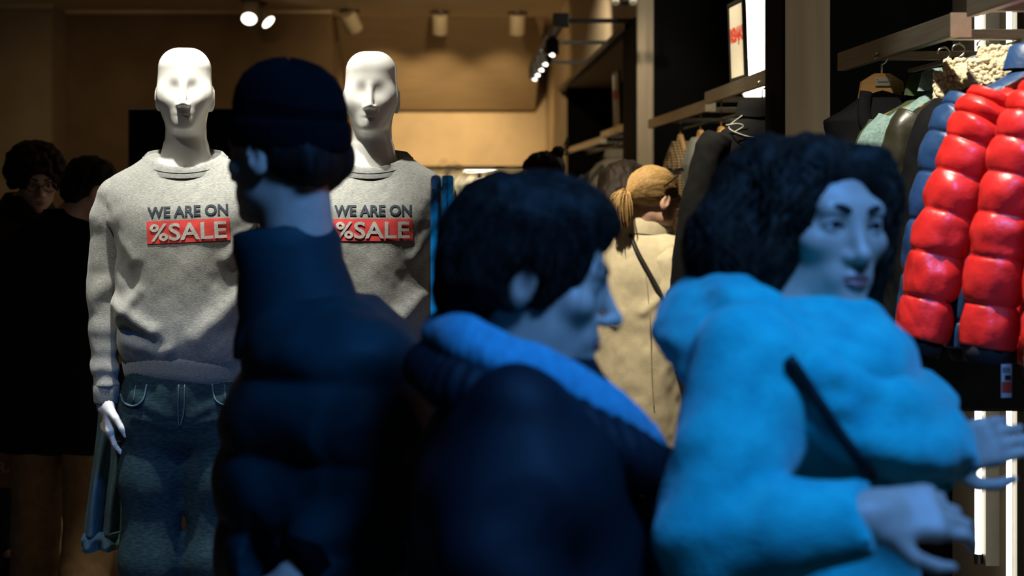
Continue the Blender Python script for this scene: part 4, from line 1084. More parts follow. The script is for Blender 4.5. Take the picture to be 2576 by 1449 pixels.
# blue light on the jacket's front edge, put into a light blue strip
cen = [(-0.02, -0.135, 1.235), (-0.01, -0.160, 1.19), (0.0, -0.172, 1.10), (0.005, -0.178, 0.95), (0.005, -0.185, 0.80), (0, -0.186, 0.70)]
tube('lit_edge_strip', catmull(cen, 40), np.linspace(0.036, 0.020, 40), M_ltblue, ct, 12, flat=0.7)
def hs(F, H):
    F.ell(H(0, -0.028, 0.040), np.array((0.090, 0.112, 0.092))*H.s, H.R)
    F.ell(H(0, 0.030, 0.090), np.array((0.070, 0.058, 0.040))*H.s, H.R, 0.03)
    F.ell(H(0, -0.088, -0.030), np.array((0.066, 0.045, 0.062))*H.s, H.R, 0.04)
    for s in (-1, 1):
        F.ell(H(s*0.072, -0.040, -0.006), np.array((0.018, 0.045, 0.040))*H.s, H.R, 0.02)
        F.chain([H(s*0.074, 0.012, 0.02), H(s*0.071, 0.010, -0.03)], [0.012, 0.006], 0.015)
    F.ell(H(0, 0.104, -0.034), np.array((0.082, 0.082, 0.094))*H.s, H.R, 0.02, sub=True)
    for s in (-1, 1): F.ell(H(s*0.088, -0.016, -0.016), np.array((0.024, 0.024, 0.034))*H.s, H.R, 0.01, sub=True)
hr = hair_blob(p, hs, M_hdark, ((-0.15, -0.17, -0.13), (0.15, 0.13, 0.16)), 0.004, 0.005, 60, (1, 0.3, 0.5), amp2=0.007)
strands_on(p, hr, 850, (0, 2*PI), (-0.02, 0.135), 0.12, M_hdark, 41, 0.0014, 0.006, 0.05, lean=0.25)
loose(H, 160, p.root, M_hbrown, ((0.5, 2*PI-0.5), (0.02, 0.12)), 8, 0.0009, 0.06, 0.03)

# ================================================================= person in the beanie and padded jacket
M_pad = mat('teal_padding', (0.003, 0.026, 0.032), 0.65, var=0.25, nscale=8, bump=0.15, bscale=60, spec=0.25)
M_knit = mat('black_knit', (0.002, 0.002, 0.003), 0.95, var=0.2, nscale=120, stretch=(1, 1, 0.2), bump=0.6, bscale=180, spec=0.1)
p = Person('person in a black knitted beanie and a dark blue padded jacket with a raised collar', 838, 2.38, math.radians(-84))
H = p.head(712, 380, 2.36, math.radians(-126), 0.04, 0, 1.0)
armR = [p.L(900, 930, 2.20), p.L(950, 1330, 2.16), p.L(760, 1440, 2.10)]
armL = [p.L(870, 930, 2.56), p.L(900, 1300, 2.62), p.L(760, 1400, 2.60)]
if armR[0][0] > armL[0][0]: armR, armL = armL, armR
legs = std_legs(0.09, 0.92, 0.06)
bd = body(p, [armR, armL], 0.93, 1.31, legs, 0.058, 0.0045, nose=1.05, chin=1.08, neck_k=0.85)
eyes(H, bd)
trousers(p, legs, MATS['dark_trousers'], hip=1.0); shoes(p, legs, M_shoe, M_sole)
def padf(x, y, z):
    return -0.016*np.abs(np.sin((z+0.02*vnoise(x*4, y*4, z*2))*PI/0.115))**0.6+0.012+wrinkle(x, y, z, 0.007, 9, (1, 1, 1), 23.0)
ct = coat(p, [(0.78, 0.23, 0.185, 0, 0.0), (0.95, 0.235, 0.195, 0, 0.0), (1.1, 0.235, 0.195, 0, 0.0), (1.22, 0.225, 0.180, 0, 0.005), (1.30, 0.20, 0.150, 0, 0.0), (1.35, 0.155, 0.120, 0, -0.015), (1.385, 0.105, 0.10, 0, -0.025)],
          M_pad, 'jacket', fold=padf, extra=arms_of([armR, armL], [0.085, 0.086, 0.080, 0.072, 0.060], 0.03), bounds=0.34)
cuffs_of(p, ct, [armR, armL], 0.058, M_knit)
# high collar
hc = np.array([0.5*H.c[0], -0.070, 0])
th = np.linspace(0, 2*PI, 64, endpoint=False); rings = []
for i, (z, r) in enumerate(((1.29, 0.118), (1.32, 0.112), (1.355, 0.094), (1.39, 0.094), (1.43, 0.084), (1.465, 0.085), (1.492, 0.078), (1.497, 0.073), (1.46, 0.070))):
    rr = r*(1+0.03*vnoise(np.cos(th)*2+i, np.sin(th)*2, np.full_like(th, i*0.7)))
    rings.append(np.stack([hc[0]+rr*np.cos(th), hc[1]*(0.6+0.1*min(i, 6))+rr*1.05*np.sin(th), np.full_like(th, z)+0.012*np.sin(th)], 1))
loft('collar', rings, M_pad, ct)
# beanie
q = H.s; rings = []; n = 96; th = np.linspace(0, 2*PI, n, endpoint=False)
prof = [(0.004, 1.00), (0.012, 1.045), (0.040, 1.055), (0.050, 1.03), (0.052, 1.00), (0.075, 0.99), (0.100, 0.93), (0.122, 0.80), (0.138, 0.58), (0.146, 0.32), (0.149, 0.06)]
for z, k in prof:
    rib = 1+0.012*np.cos(th*44)*(k > 0.3)
    x = 0.084*k*rib*np.cos(th); f = -0.018+0.103*k*rib*np.sin(th); zz = z-0.25*(0.0-f)*0.35+0.008*np.sin(th*2+1)*(z > 0.06)
    rings.append(np.array([H(a, b, c) for a, b, c in zip(x, f, zz)]))
loft('beanie', rings[4:], M_knit, p.root, cap=(False, True)); cu = loft('beanie_cuff', rings[:6], M_knit, p.root)
def hs3(F, H):
    F.ell(H(0, -0.050, -0.012), np.array((0.080, 0.068, 0.060))*H.s, H.R)
    F.ell(H(0, 0.100, -0.030), np.array((0.090, 0.10, 0.10))*H.s, H.R, 0.01, sub=True)
    for s in (-1, 1): F.ell(H(s*0.088, -0.016, -0.016), np.array((0.024, 0.024, 0.034))*H.s, H.R, 0.01, sub=True)
hair_blob(p, hs3, M_hdark, ((-0.11, -0.15, -0.10), (0.11, 0.05, 0.07)), 0.005, 0.003, 60)

# ================================================================= shopper in the long cream coat
M_cream = mat('cream_wool', (0.62, 0.55, 0.39), 0.9, var=0.08, nscale=40, bump=0.25, bscale=260, sheen=0.2, spec=0.2)
p = Person('person with a blonde ponytail in a long cream coat with black bag strap', 1612, 5.6, math.radians(158))
H = p.head(1652, 502, 5.55, math.radians(118), 0.22, 0.0, 1.04)
armR = [p.L(1680, 660, 5.50), p.L(1705, 800, 5.45), p.L(1745, 720, 5.58)]
armL = [p.L(1530, 650, 5.65), p.L(1520, 820, 5.72), p.L(1600, 800, 5.88)]
legs = std_legs(0.08, 0.84, 0.02)
# which side is which: keep the right hand list first (local -x)
bd = body(p, [armR, armL] if armR[0][0] < armL[0][0] else [armL, armR], 0.86, 1.32, legs, 0.048, 0.005)
eyes(H, bd, (0, -0.3))
trousers(p, legs, mat('blue_jeans', (0.03, 0.06, 0.10), 0.9), (0.095, 0.065, 0.055)); shoes(p, legs, M_shoe, M_sole)
def crf(x, y, z):
    low = np.clip((1.25-z)/0.3, 0, 1)
    return wrinkle(x, y, z, 0.010, 8, (1.4, 1.4, 0.35), 31.0)*low+ridge(x, z, (-0.17, 1.18), (-0.05, 1.08), 0.02, 0.010)+ridge(x, z, (0.17, 1.14), (0.06, 1.03), 0.02, 0.010)+wrinkle(x, y, z, 0.004, 16, (1, 1, 0.8), 4.0)
def slit(F):
    F.rbox((-0.03, 0.16, 0.50), (0.007, 0.12, 0.19), 0.002, rotm(0, 0, 0.06), 0.004, sub=True)
ct = coat(p, [(0.375, 0.160, 0.150, 0.0, 0.02), (0.58, 0.178, 0.150, 0, 0.02), (0.80, 0.188, 0.150, 0, 0.02), (0.95, 0.190, 0.146, 0, 0.018), (1.10, 0.190, 0.142, 0, 0.015), (1.22, 0.200, 0.138, 0, 0.01),
               (1.31, 0.196, 0.118, 0, 0.01), (1.365, 0.150, 0.098, 0, 0.01), (1.40, 0.095, 0.082, 0, 0.005), (1.43, 0.07, 0.07, 0, 0.0)], M_cream, fold=crf, extra=slit)
cb = bvh_of(ct)
for A in (armR, armL):
    sleeve(p, ct, [A[0], 0.5*(A[0]+A[1]), A[1], A[2]], [0.070, 0.066, 0.058, 0.045], M_cream, 0.007, fold=lambda x, y, z: wrinkle(x, y, z, 0.006, 12, (1, 1, 1), 3.0))
th = np.linspace(0, 2*PI, 48, endpoint=False)
hx, hy = 0.35*H.c[0], 0.35*H.c[1]
rings = [np.stack([hx*k+r*np.cos(th), hy*k+0.84*r*np.sin(th), z+0.012*np.sin(th+0.5)], 1) for z, r, k in ((1.385, 0.098, 0.6), (1.41, 0.088, 0.8), (1.445, 0.078, 1.0), (1.475, 0.076, 1.15), (1.478, 0.084, 1.15), (1.455, 0.093, 1.05), (1.425, 0.106, 0.9), (1.40, 0.116, 0.7), (1.370, 0.122, 0.4))]
loft('collar', rings, M_cream, ct)
pts = [p.on(cb, x, y, 0.004) for x, y in ((1622, 660), (1635, 800), (1640, 950), (1645, 1030))]
pts = [q for q in pts if q is not None]
if len(pts) > 2: tube('back_seam', catmull(pts, 20), 0.0022, mat('cream_seam', (0.42, 0.36, 0.25), 0.9, var=0), ct, 5)
pts = [p.on(cb, x, y, 0.006) for x, y in ((1586, 590), (1605, 635), (1630, 680), (1655, 725), (1672, 755))]
pts = [q for q in pts if q is not None]
if len(pts) > 2: tube('bag_strap', catmull(pts, 24), 0.010, M_strap, p.root, 8, flat=0.5)
def hp(F, H):
    F.ell(H(0, -0.026, 0.036), np.array((0.085, 0.106, 0.088)), H.R)
    F.chain([H(0, -0.105, 0.0), H(0, -0.128, -0.012)], [0.034, 0.020], 0.03)
    F.ell(H(0, 0.096, -0.036), np.array((0.084, 0.084, 0.098)), H.R, 0.015, sub=True)
    F.ell(H(0, -0.02, -0.100), np.array((0.09, 0.075, 0.080)), H.R, 0.02, sub=True)
    for s in (-1, 1): F.ell(H(s*0.088, -0.014, -0.016), np.array((0.022, 0.024, 0.034)), H.R, 0.01, sub=True)
hr = hair_blob(p, hp, M_hblond, ((-0.12, -0.18, -0.08), (0.12, 0.10, 0.14)), 0.004, 0.0025, 70, (1, 0.25, 1), amp2=0.004)
g = random.Random(5); L = []
tie = H(0, -0.130, -0.014)
hb4 = bvh_of(hr); C4 = np.array(H(0, -0.026, 0.030))
def surf4(dv, off):
    o_ = C4+dv*0.3; h_ = hb4.ray_cast(Vector(o_), Vector(-dv)); return (np.array(h_[0])+dv*off) if h_[0] is not None else C4+dv*0.09
for i in range(620):        # combed-back strands
    a = g.uniform(-1.75, 1.75); e = g.uniform(0.25, 1.0)
    d0 = unit(H(math.sin(a)*0.085, 0.075*e-0.01, 0.030+math.cos(a)*0.085)-C4); d1 = unit(tie-C4); om = math.acos(float(np.clip(d0 @ d1, -1, 1)))
    pts = []
    for k in range(11):
        t_ = k/10; dv = unit(math.sin((1-t_)*om)*d0+math.sin(t_*om)*d1) if om > 1e-3 else d0
        pts.append(surf4(unit(dv+0.02*np.array([g.gauss(0, 1), g.gauss(0, 1), g.gauss(0, 1)])*0.4), 0.0006))
    L.append((np.array(pts), 0.0017*g.uniform(0.6, 1.2)))
tubes('combed_strands', L, M_hblond, hr, 4)
L = []
down = p.dirn((0.02, 0, -1))
for i in range(420):
    o1 = np.array([g.gauss(0, 1), g.gauss(0, 1), g.gauss(0, 1)])
    back = H.R @ np.array([0, 1, 0.15])
    a = tie+o1*0.004; b = tie+back*0.028+o1*0.009+down*0.012; c = tie+back*0.040+o1*0.014+down*0.060; d_ = tie+back*0.030+o1*0.012+down*g.uniform(0.105, 0.140)
    L.append((catmull([a, b, c, d_], 10), np.array([1, 1.4, 1.8, 2.0, 2.0, 2.0, 1.9, 1.7, 1.3, 0.6])*0.0014))
tubes('ponytail', L, M_hblond, p.root, 4)
V, Fc = sphere_vf(tie, 0.020, 16, 10); mesh_obj('hair_tie', V, Fc, M_hblond, p.root)
M_gls = mat('sunglass_black', (0.004, 0.004, 0.005), 0.08, var=0, spec=0.9)
sg = thing('sunglasses', 'glossy black sunglasses pushed up on the blonde hair', 'sunglasses', p.root.location, p.rz)
for s in (-1, 1):
    a = np.linspace(0, 2*PI, 24, endpoint=False)
    lens = [H(s*0.034+0.027*math.cos(t_), 0.050+0.010*math.sin(t_), 0.122+0.014*math.sin(t_)*0.8) for t_ in a]
    V = np.array(lens+[H(s*0.034, 0.062, 0.132)]); mesh_obj('lens', V, [[i, (i+1) % 24, 24] for i in range(24)], M_gls, sg)
    tube('rim', np.vstack([lens, lens[:1]]), 0.0035, M_gls, sg, 6)
    tube('temple_arm', catmull([H(s*0.062, 0.045, 0.120), H(s*0.088, 0.0, 0.080), H(s*0.092, -0.045, 0.040)], 10), 0.0034, M_gls, sg, 6)
tube('bridge', [H(-0.008, 0.056, 0.122), H(0.008, 0.056, 0.122)], 0.003, M_gls, sg, 6)
# black shoulder bag resting at the coat's hip
bq = P(1735, 780, 5.40)
bg = thing('shoulder_bag', 'small black shoulder bag hanging beside the cream coat', 'bag', (bq.x, bq.y, bq.z-0.10))
F = SDF(axis(-0.12, 0.12, 0.006), axis(-0.07, 0.07, 0.006), axis(-0.02, 0.22, 0.006)); F.rbox((0, 0, 0.09), (0.085, 0.04, 0.09), 0.035); F.disp(lambda x, y, z: wrinkle(x, y, z, 0.003, 18))
bb = F.obj('bag_body', M_strap, bg)
F = SDF(axis(-0.12, 0.12, 0.006), axis(-0.07, 0.07, 0.006), axis(0.06, 0.22, 0.006)); F.rbox((0, -0.006, 0.13), (0.088, 0.042, 0.055), 0.03); F.obj('flap', M_strap, bg)
tube('clasp', [(0, -0.047, 0.085), (0, -0.052, 0.085)], 0.010, M_grey, bg, 16, smooth=False)

# ================================================================= helper for the plainly dressed shoppers
def shopper(label, px, d, rz, head_px, head_yaw, pitch, hsc, coatmat, prof, arms, legs, trm, hairfn, hbox, hmat, hip=0.9, sh=1.36, hres=0.005, hamp=0.005, hst=(1, 1, 0.15), hamp2=0.01, fine=0.006, coat_name='coat', tr=(0.105, 0.085, 0.078)):
    p = Person(label, px, d, rz); H = p.head(*head_px, head_yaw, pitch, 0, hsc)
    A = [[p.L(*q) for q in a] for a in arms]
    if A[0][0][0] > A[1][0][0]: A = A[::-1]
    bd = body(p, A, hip-0.02, sh, legs, 0.054, fine); eyes(H, bd, (0, -0.2))
    trousers(p, legs, trm, tr, hip=hip+0.08); shoes(p, legs, M_shoe, M_sole)
    ct = coat(p, prof, coatmat, coat_name, 0.010, fold=lambda x, y, z: wrinkle(x, y, z, 0.009, 8, (1, 1, 0.7), px*0.1))
    for a in A: sleeve(p, ct, [a[0], 0.5*(a[0]+a[1]), a[1], a[2]], [0.078, 0.072, 0.064, 0.048], coatmat, 0.010, fold=lambda x, y, z: wrinkle(x, y, z, 0.006, 12, (1, 1, 1), 3.0))
    th = np.linspace(0, 2*PI, 40, endpoint=False); hx, hy = 0.3*H.c[0], 0.3*H.c[1]
    rings = [np.stack([hx+r*np.cos(th), hy+r*np.sin(th), z+0.01*np.sin(th)], 1) for z, r in ((sh+0.03, 0.115), (sh+0.06, 0.095), (sh+0.095, 0.082), (sh+0.11, 0.085), (sh+0.09, 0.098), (sh+0.055, 0.118))]
    loft('collar', rings, coatmat, ct)
    hr = hair_blob(p, hairfn, hmat, hbox, hres, hamp, 50, hst, amp2=hamp2)
    return p, H, ct, hr
def base_prof(hem, sh, w=0.20, dp=0.15):
    return [(hem, w*1.02, dp*1.05, 0, 0.01), (0.5*(hem+sh), w*0.97, dp, 0, 0.01), (sh-0.12, w, dp*0.95, 0, 0.008), (sh-0.03, w*0.97, dp*0.80, 0, 0.008), (sh+0.03, w*0.75, dp*0.66, 0, 0.006), (sh+0.075, w*0.42, dp*0.52, 0, 0)]
M_char = mat('charcoal_wool', (0.022, 0.022, 0.024), 0.95, var=0.15, nscale=50, bump=0.2, bscale=200, spec=0.15)
M_blk = mat('black_wool', (0.006, 0.006, 0.007), 0.95, var=0.15, nscale=50, bump=0.2, bscale=200, spec=0.12)
M_olive = mat('olive_jacket', (0.022, 0.020, 0.012), 0.85, var=0.15, nscale=40, bump=0.2, bscale=120, spec=0.2)
# long dark hair behind the cream coat
def hl(F, H):
    F.ell(H(0, -0.028, 0.040), np.array((0.092, 0.112, 0.092)), H.R)
    F.chain([H(0, -0.09, 0.03), H(0, -0.115, -0.08), H(0, -0.105, -0.20)], [0.075, 0.080, 0.060], 0.03)
    for s in (-1, 1): F.chain([H(s*0.06, -0.02, 0.05), H(s*0.085, -0.03, -0.06), H(s*0.08, -0.05, -0.17)], [0.045, 0.042, 0.03], 0.03)
    F.ell(H(0, 0.100, -0.04), np.array((0.070, 0.085, 0.100)), H.R, 0.02, sub=True)
shopper('person with long loose dark hair and a charcoal coat, close behind the cream coat', 1572, 6.25, math.radians(175), (1572, 480, 6.25), math.radians(160), 0.18, 1.0, M_char,
        base_prof(0.70, 1.33, 0.19, 0.14), [[(1505, 620, 6.3), (1495, 760, 6.35), (1505, 740, 6.55)], [(1635, 620, 6.3), (1645, 760, 6.35), (1650, 720, 6.55)]],
        std_legs(0.085, 0.86, 0.02), MATS['dark_trousers'], hl, ((-0.16, -0.22, -0.28), (0.16, 0.10, 0.16)), M_hdark, hip=0.88, sh=1.33)
# topknot
def ht(F, H):
    F.ell(H(0, -0.026, 0.038), np.array((0.084, 0.105, 0.086)), H.R)
    F.ell(H(0, -0.100, 0.110), np.array((0.034, 0.030, 0.030)), H.R, 0.015)
    F.ell(H(0, 0.096, -0.036), np.array((0.084, 0.086, 0.098)), H.R, 0.015, sub=True)
    F.ell(H(0, -0.02, -0.105), np.array((0.09, 0.085, 0.070)), H.R, 0.02, sub=True)
p6, H6, c6, h6 = shopper('person with a dark topknot and a pale grey top, facing the lit rear wall', 1362, 7.0, math.radians(-105), (1358, 445, 7.0), math.radians(-100), 0.12, 1.02, mat('grey_top', (0.22, 0.20, 0.19), 0.9),
        base_prof(0.90, 1.40, 0.20, 0.14), [[(1355, 560, 6.8), (1360, 680, 6.75), (1320, 700, 6.8)], [(1355, 560, 7.2), (1360, 680, 7.25), (1320, 700, 7.2)]],
        std_legs(0.085, 0.90, 0.02), MATS['dark_trousers'], ht, ((-0.11, -0.16, -0.09), (0.11, 0.10, 0.17)), M_hdark, hip=0.94, sh=1.40, hamp2=0.004)
loose(H6, 40, h6, M_hdark, ((2.6, 3.7), (0.08, 0.14)), 4, 0.001, -0.03, 0.03, 'bun_wisps')
# curly hair and glasses
g = random.Random(21)
def hcurl(F, H):
    F.ell(H(0, -0.035, 0.040), np.array((0.100, 0.112, 0.098)), H.R)
    for i in range(230):
        a = g.uniform(0, 2*PI); e = g.uniform(-0.55, 1.5)
        x, f, z = math.sin(a)*math.cos(e), -math.cos(a)*math.cos(e), math.sin(e)
        if -f < -0.2 and z < 0.55 and abs(x) < 0.66: continue
        F.ell(H(x*0.108, -0.035-f*-0.118*-1, 0.035+z*0.108), np.array((1, 1, 1))*g.uniform(0.014, 0.024), None, 0.006)
    F.ell(H(0, 0.112, -0.045), np.array((0.064, 0.075, 0.100)), H.R, 0.012, sub=True)
p7, H7, c7, h7 = shopper('person with dark curly hair and glasses in a dark olive jacket, facing the black coat', 55, 5.85, math.radians(35), (92, 455, 5.8), math.radians(28), 0.22, 1.0, M_olive,
        base_prof(0.62, 1.42, 0.20, 0.15), [[(-20, 600, 5.85), (-60, 800, 5.75), (-38, 900, 5.60)], [(115, 600, 5.8), (125, 760, 5.75), (80, 800, 5.60)]],
        std_legs(0.085, 0.92, 0.04), MATS['dark_trousers'], hcurl, ((-0.16, -0.19, -0.12), (0.16, 0.13, 0.19)), M_hbrown, hip=0.94, sh=1.42, hst=(1, 1, 1), hamp=0.003, hamp2=0.0)
L = []
for i in range(260):
    a = g.uniform(0.75, 2*PI-0.75); e = g.uniform(-0.5, 1.4)
    c0 = np.array([math.sin(a)*math.cos(e)*0.112, -0.035+math.cos(a)*math.cos(e)*0.122, 0.035+math.sin(e)*0.112])
    o_ = unit(c0-np.array([0, -0.035, 0.03])); u1 = unit(np.cross(o_, [0.3, 0.2, 1])); u2 = np.cross(o_, u1); ph = g.uniform(0, 6)
    pts = [H7(*(c0+o_*(0.001*k)+0.007*(u1*math.cos(ph+k*0.9)+u2*math.sin(ph+k*0.9)))) for k in range(14)]
    L.append((np.array(pts), 0.0016))
tubes('curls', L, M_hbrown, h7, 4)
gl = thing('eyeglasses', 'dark framed eyeglasses worn under the curly hair', 'glasses', p7.root.location, p7.rz)
for s in (-1, 1):
    a = np.linspace(0, 2*PI, 25)
    tube('rim', [H7(s*0.033+0.025*math.cos(t_), 0.100-0.006*abs(math.cos(t_)), -0.004+0.020*math.sin(t_)) for t_ in a], 0.0025, M_gls, gl, 6)
    tube('temple_arm', [H7(s*0.058, 0.092, 0.004), H7(s*0.084, 0.0, 0.002)], 0.0022, M_gls, gl, 6)
tube('bridge', [H7(-0.009, 0.100, 0.0), H7(0.009, 0.100, 0.0)], 0.0022, M_gls, gl, 6)
# dark coat and tan trousers
def hm(F, H):
    F.ell(H(0, -0.026, 0.036), np.array((0.084, 0.106, 0.086)), H.R)
    F.ell(H(0, -0.075, -0.030), np.array((0.066, 0.040, 0.050)), H.R, 0.03)
    F.ell(H(0, 0.096, -0.036), np.array((0.084, 0.086, 0.098)), H.R, 0.015, sub=True)
    for s in (-1, 1): F.ell(H(s*0.090, -0.012, -0.016), np.array((0.026, 0.030, 0.036)), H.R, 0.01, sub=True)
lg = [[(-0.09, 0, 0.90), (-0.13, -0.02, 0.48), (-0.15, 0.05, 0.09)], [(0.09, 0, 0.90), (0.10, -0.04, 0.48), (0.10, -0.02, 0.09)]]
p8, H8, c8, h8 = shopper('person in a black coat and tan trousers, dark hair, head bowed away beside the mannequin', 140, 5.32, math.radians(165), (238, 480, 5.28), math.radians(120), 0.40, 1.0, M_blk,
        base_prof(0.58, 1.36, 0.22, 0.16), [[(75, 620, 5.36), (55, 830, 5.30), (110, 900, 5.5)], [(225, 620, 5.34), (235, 800, 5.30), (240, 790, 5.55)]],
        lg, mat('tan_cotton', (0.24, 0.14, 0.06), 0.9, var=0.15, nscale=30, bump=0.15, bscale=200), hm, ((-0.12, -0.16, -0.10), (0.12, 0.10, 0.15)), M_hdark, hip=0.92, sh=1.36, hamp2=0.004, tr=(0.11, 0.095, 0.09))
# paper carrier bag
bq = P(-40, 1222, 5.58)
pb = thing('paper_bag', 'brown paper carrier bag with twisted handles held beside the olive jacket', 'bag', (bq.x, bq.y, bq.z), 0.25)
M_kraft = mat('kraft_paper', (0.30, 0.145, 0.06), 0.75, var=0.12, nscale=12, bump=0.1, bscale=40)
hh = P(0, 985, 5.58).z-bq.z
rings = []
for i, z in enumerate(np.linspace(0, hh, 9)):
    g_ = i/8; a, b = 0.145-0.012*g_, 0.06-0.02*g_*(1 if i else 1)
    rings.append([(-a, -b, z), (0, -b+0.008*math.sin(g_*6), z), (a, -b, z), (a, 0, z), (a, b, z), (0, b, z), (-a, b, z), (-a, 0.0-0.012*math.sin(g_*3), z)])
solid(loft('bag_body', rings, M_kraft, pb, cap=(True, False), smooth=False), 0.002)
for s in (-1, 1): tube('handle', catmull([(-0.06, s*0.038, hh-0.03), (-0.05, s*0.038, hh+0.07), (0.0, s*0.02, hh+0.11), (0.05, s*0.038, hh+0.07), (0.06, s*0.038, hh-0.03)], 16), 0.004, M_kraft, pb, 6)
me = text_mesh('RA', 0.075, 0.0)
for v in me.vertices: v.co = Vector((v.co.x*0.9+0.09, -0.063, 0.06+v.co.y*0.8))
me.materials.append(mat('bag_print', (0.6, 0.5, 0.38), 0.7, var=0)); q_ = bpy.data.objects.new('lettering', me); COL.objects.link(q_); q_.parent = pb
# ------------------------------------------------------------------ hanging garments
M_woodh = mat('hanger_wood', (0.50, 0.27, 0.09), 0.4, var=0.15, nscale=20, stretch=(1, 1, 8), coat=0.3)
M_chrome = mat('hook_chrome', (0.6, 0.58, 0.52), 0.2, metal=1.0, var=0)
def hanger(loc, rz, label, rail_z, w=0.20, plate=False, drop=0.14, block=False):
    """origin at the neck of the hanger; hook reaches up to the bar"""
    t = thing('coat_hanger', label, 'hanger', loc, rz)
    up = rail_z-loc[2]
    a = np.linspace(-0.6, PI*1.05, 16)
    r = 0.016
    hook = [(0, 0, 0), (0, 0, up*0.45), (0, 0, up-r*1.1)]+[(r*math.cos(t_-0.0)-r*0.1, 0, up+0.0+r*math.sin(t_)) for t_ in np.linspace(-0.9, PI+0.1, 16)]
    tube('hook', hook, 0.0026, M_chrome, t, 8)
    prof = [(-w, -drop*0.72), (-w+0.012, -drop*0.52), (-0.055, -0.022), (-0.02, 0.0), (0.02, 0.0), (0.055, -0.022), (w-0.012, -drop*0.52), (w, -drop*0.72), (w-0.02, -drop*0.80), (0.06, -0.062), (0.0, -0.045), (-0.06, -0.062), (-w+0.02, -drop*0.80)]
    prism('arms', prof, 1, -0.009, 0.009, M_woodh, t)
    if plate:
        pl = box('name_plate', (-0.020, -0.013, -0.034), (0.020, -0.0095, -0.012), M_grey, t, bev=0.001)
        box('engraving', (-0.014, -0.0136, -0.025), (0.014, -0.0131, -0.021), mat('engrave', (0.12, 0.11, 0.10), 0.6, var=0), pl)
        for x in (-0.016, 0.016): tube('rivet', [(x, -0.013, -0.015), (x, -0.0145, -0.015)], 0.0016, M_chrome, pl, 8)
    return t
def ring_pts(w, tt, z, n, ex=2.6, cx=0.0, cy=0.0):
    th = np.linspace(0, 2*PI, n, endpoint=False); c, s = np.cos(th), np.sin(th)
    return np.stack([cx+w*np.sign(c)*np.abs(c)**(2/ex), cy+tt*np.sign(s)*np.abs(s)**(2/ex), np.full(n, z)], 1)
def puff(q, sp, amp): return amp*(1.25*np.abs(np.sin(PI*q/sp))**0.33-1.0)
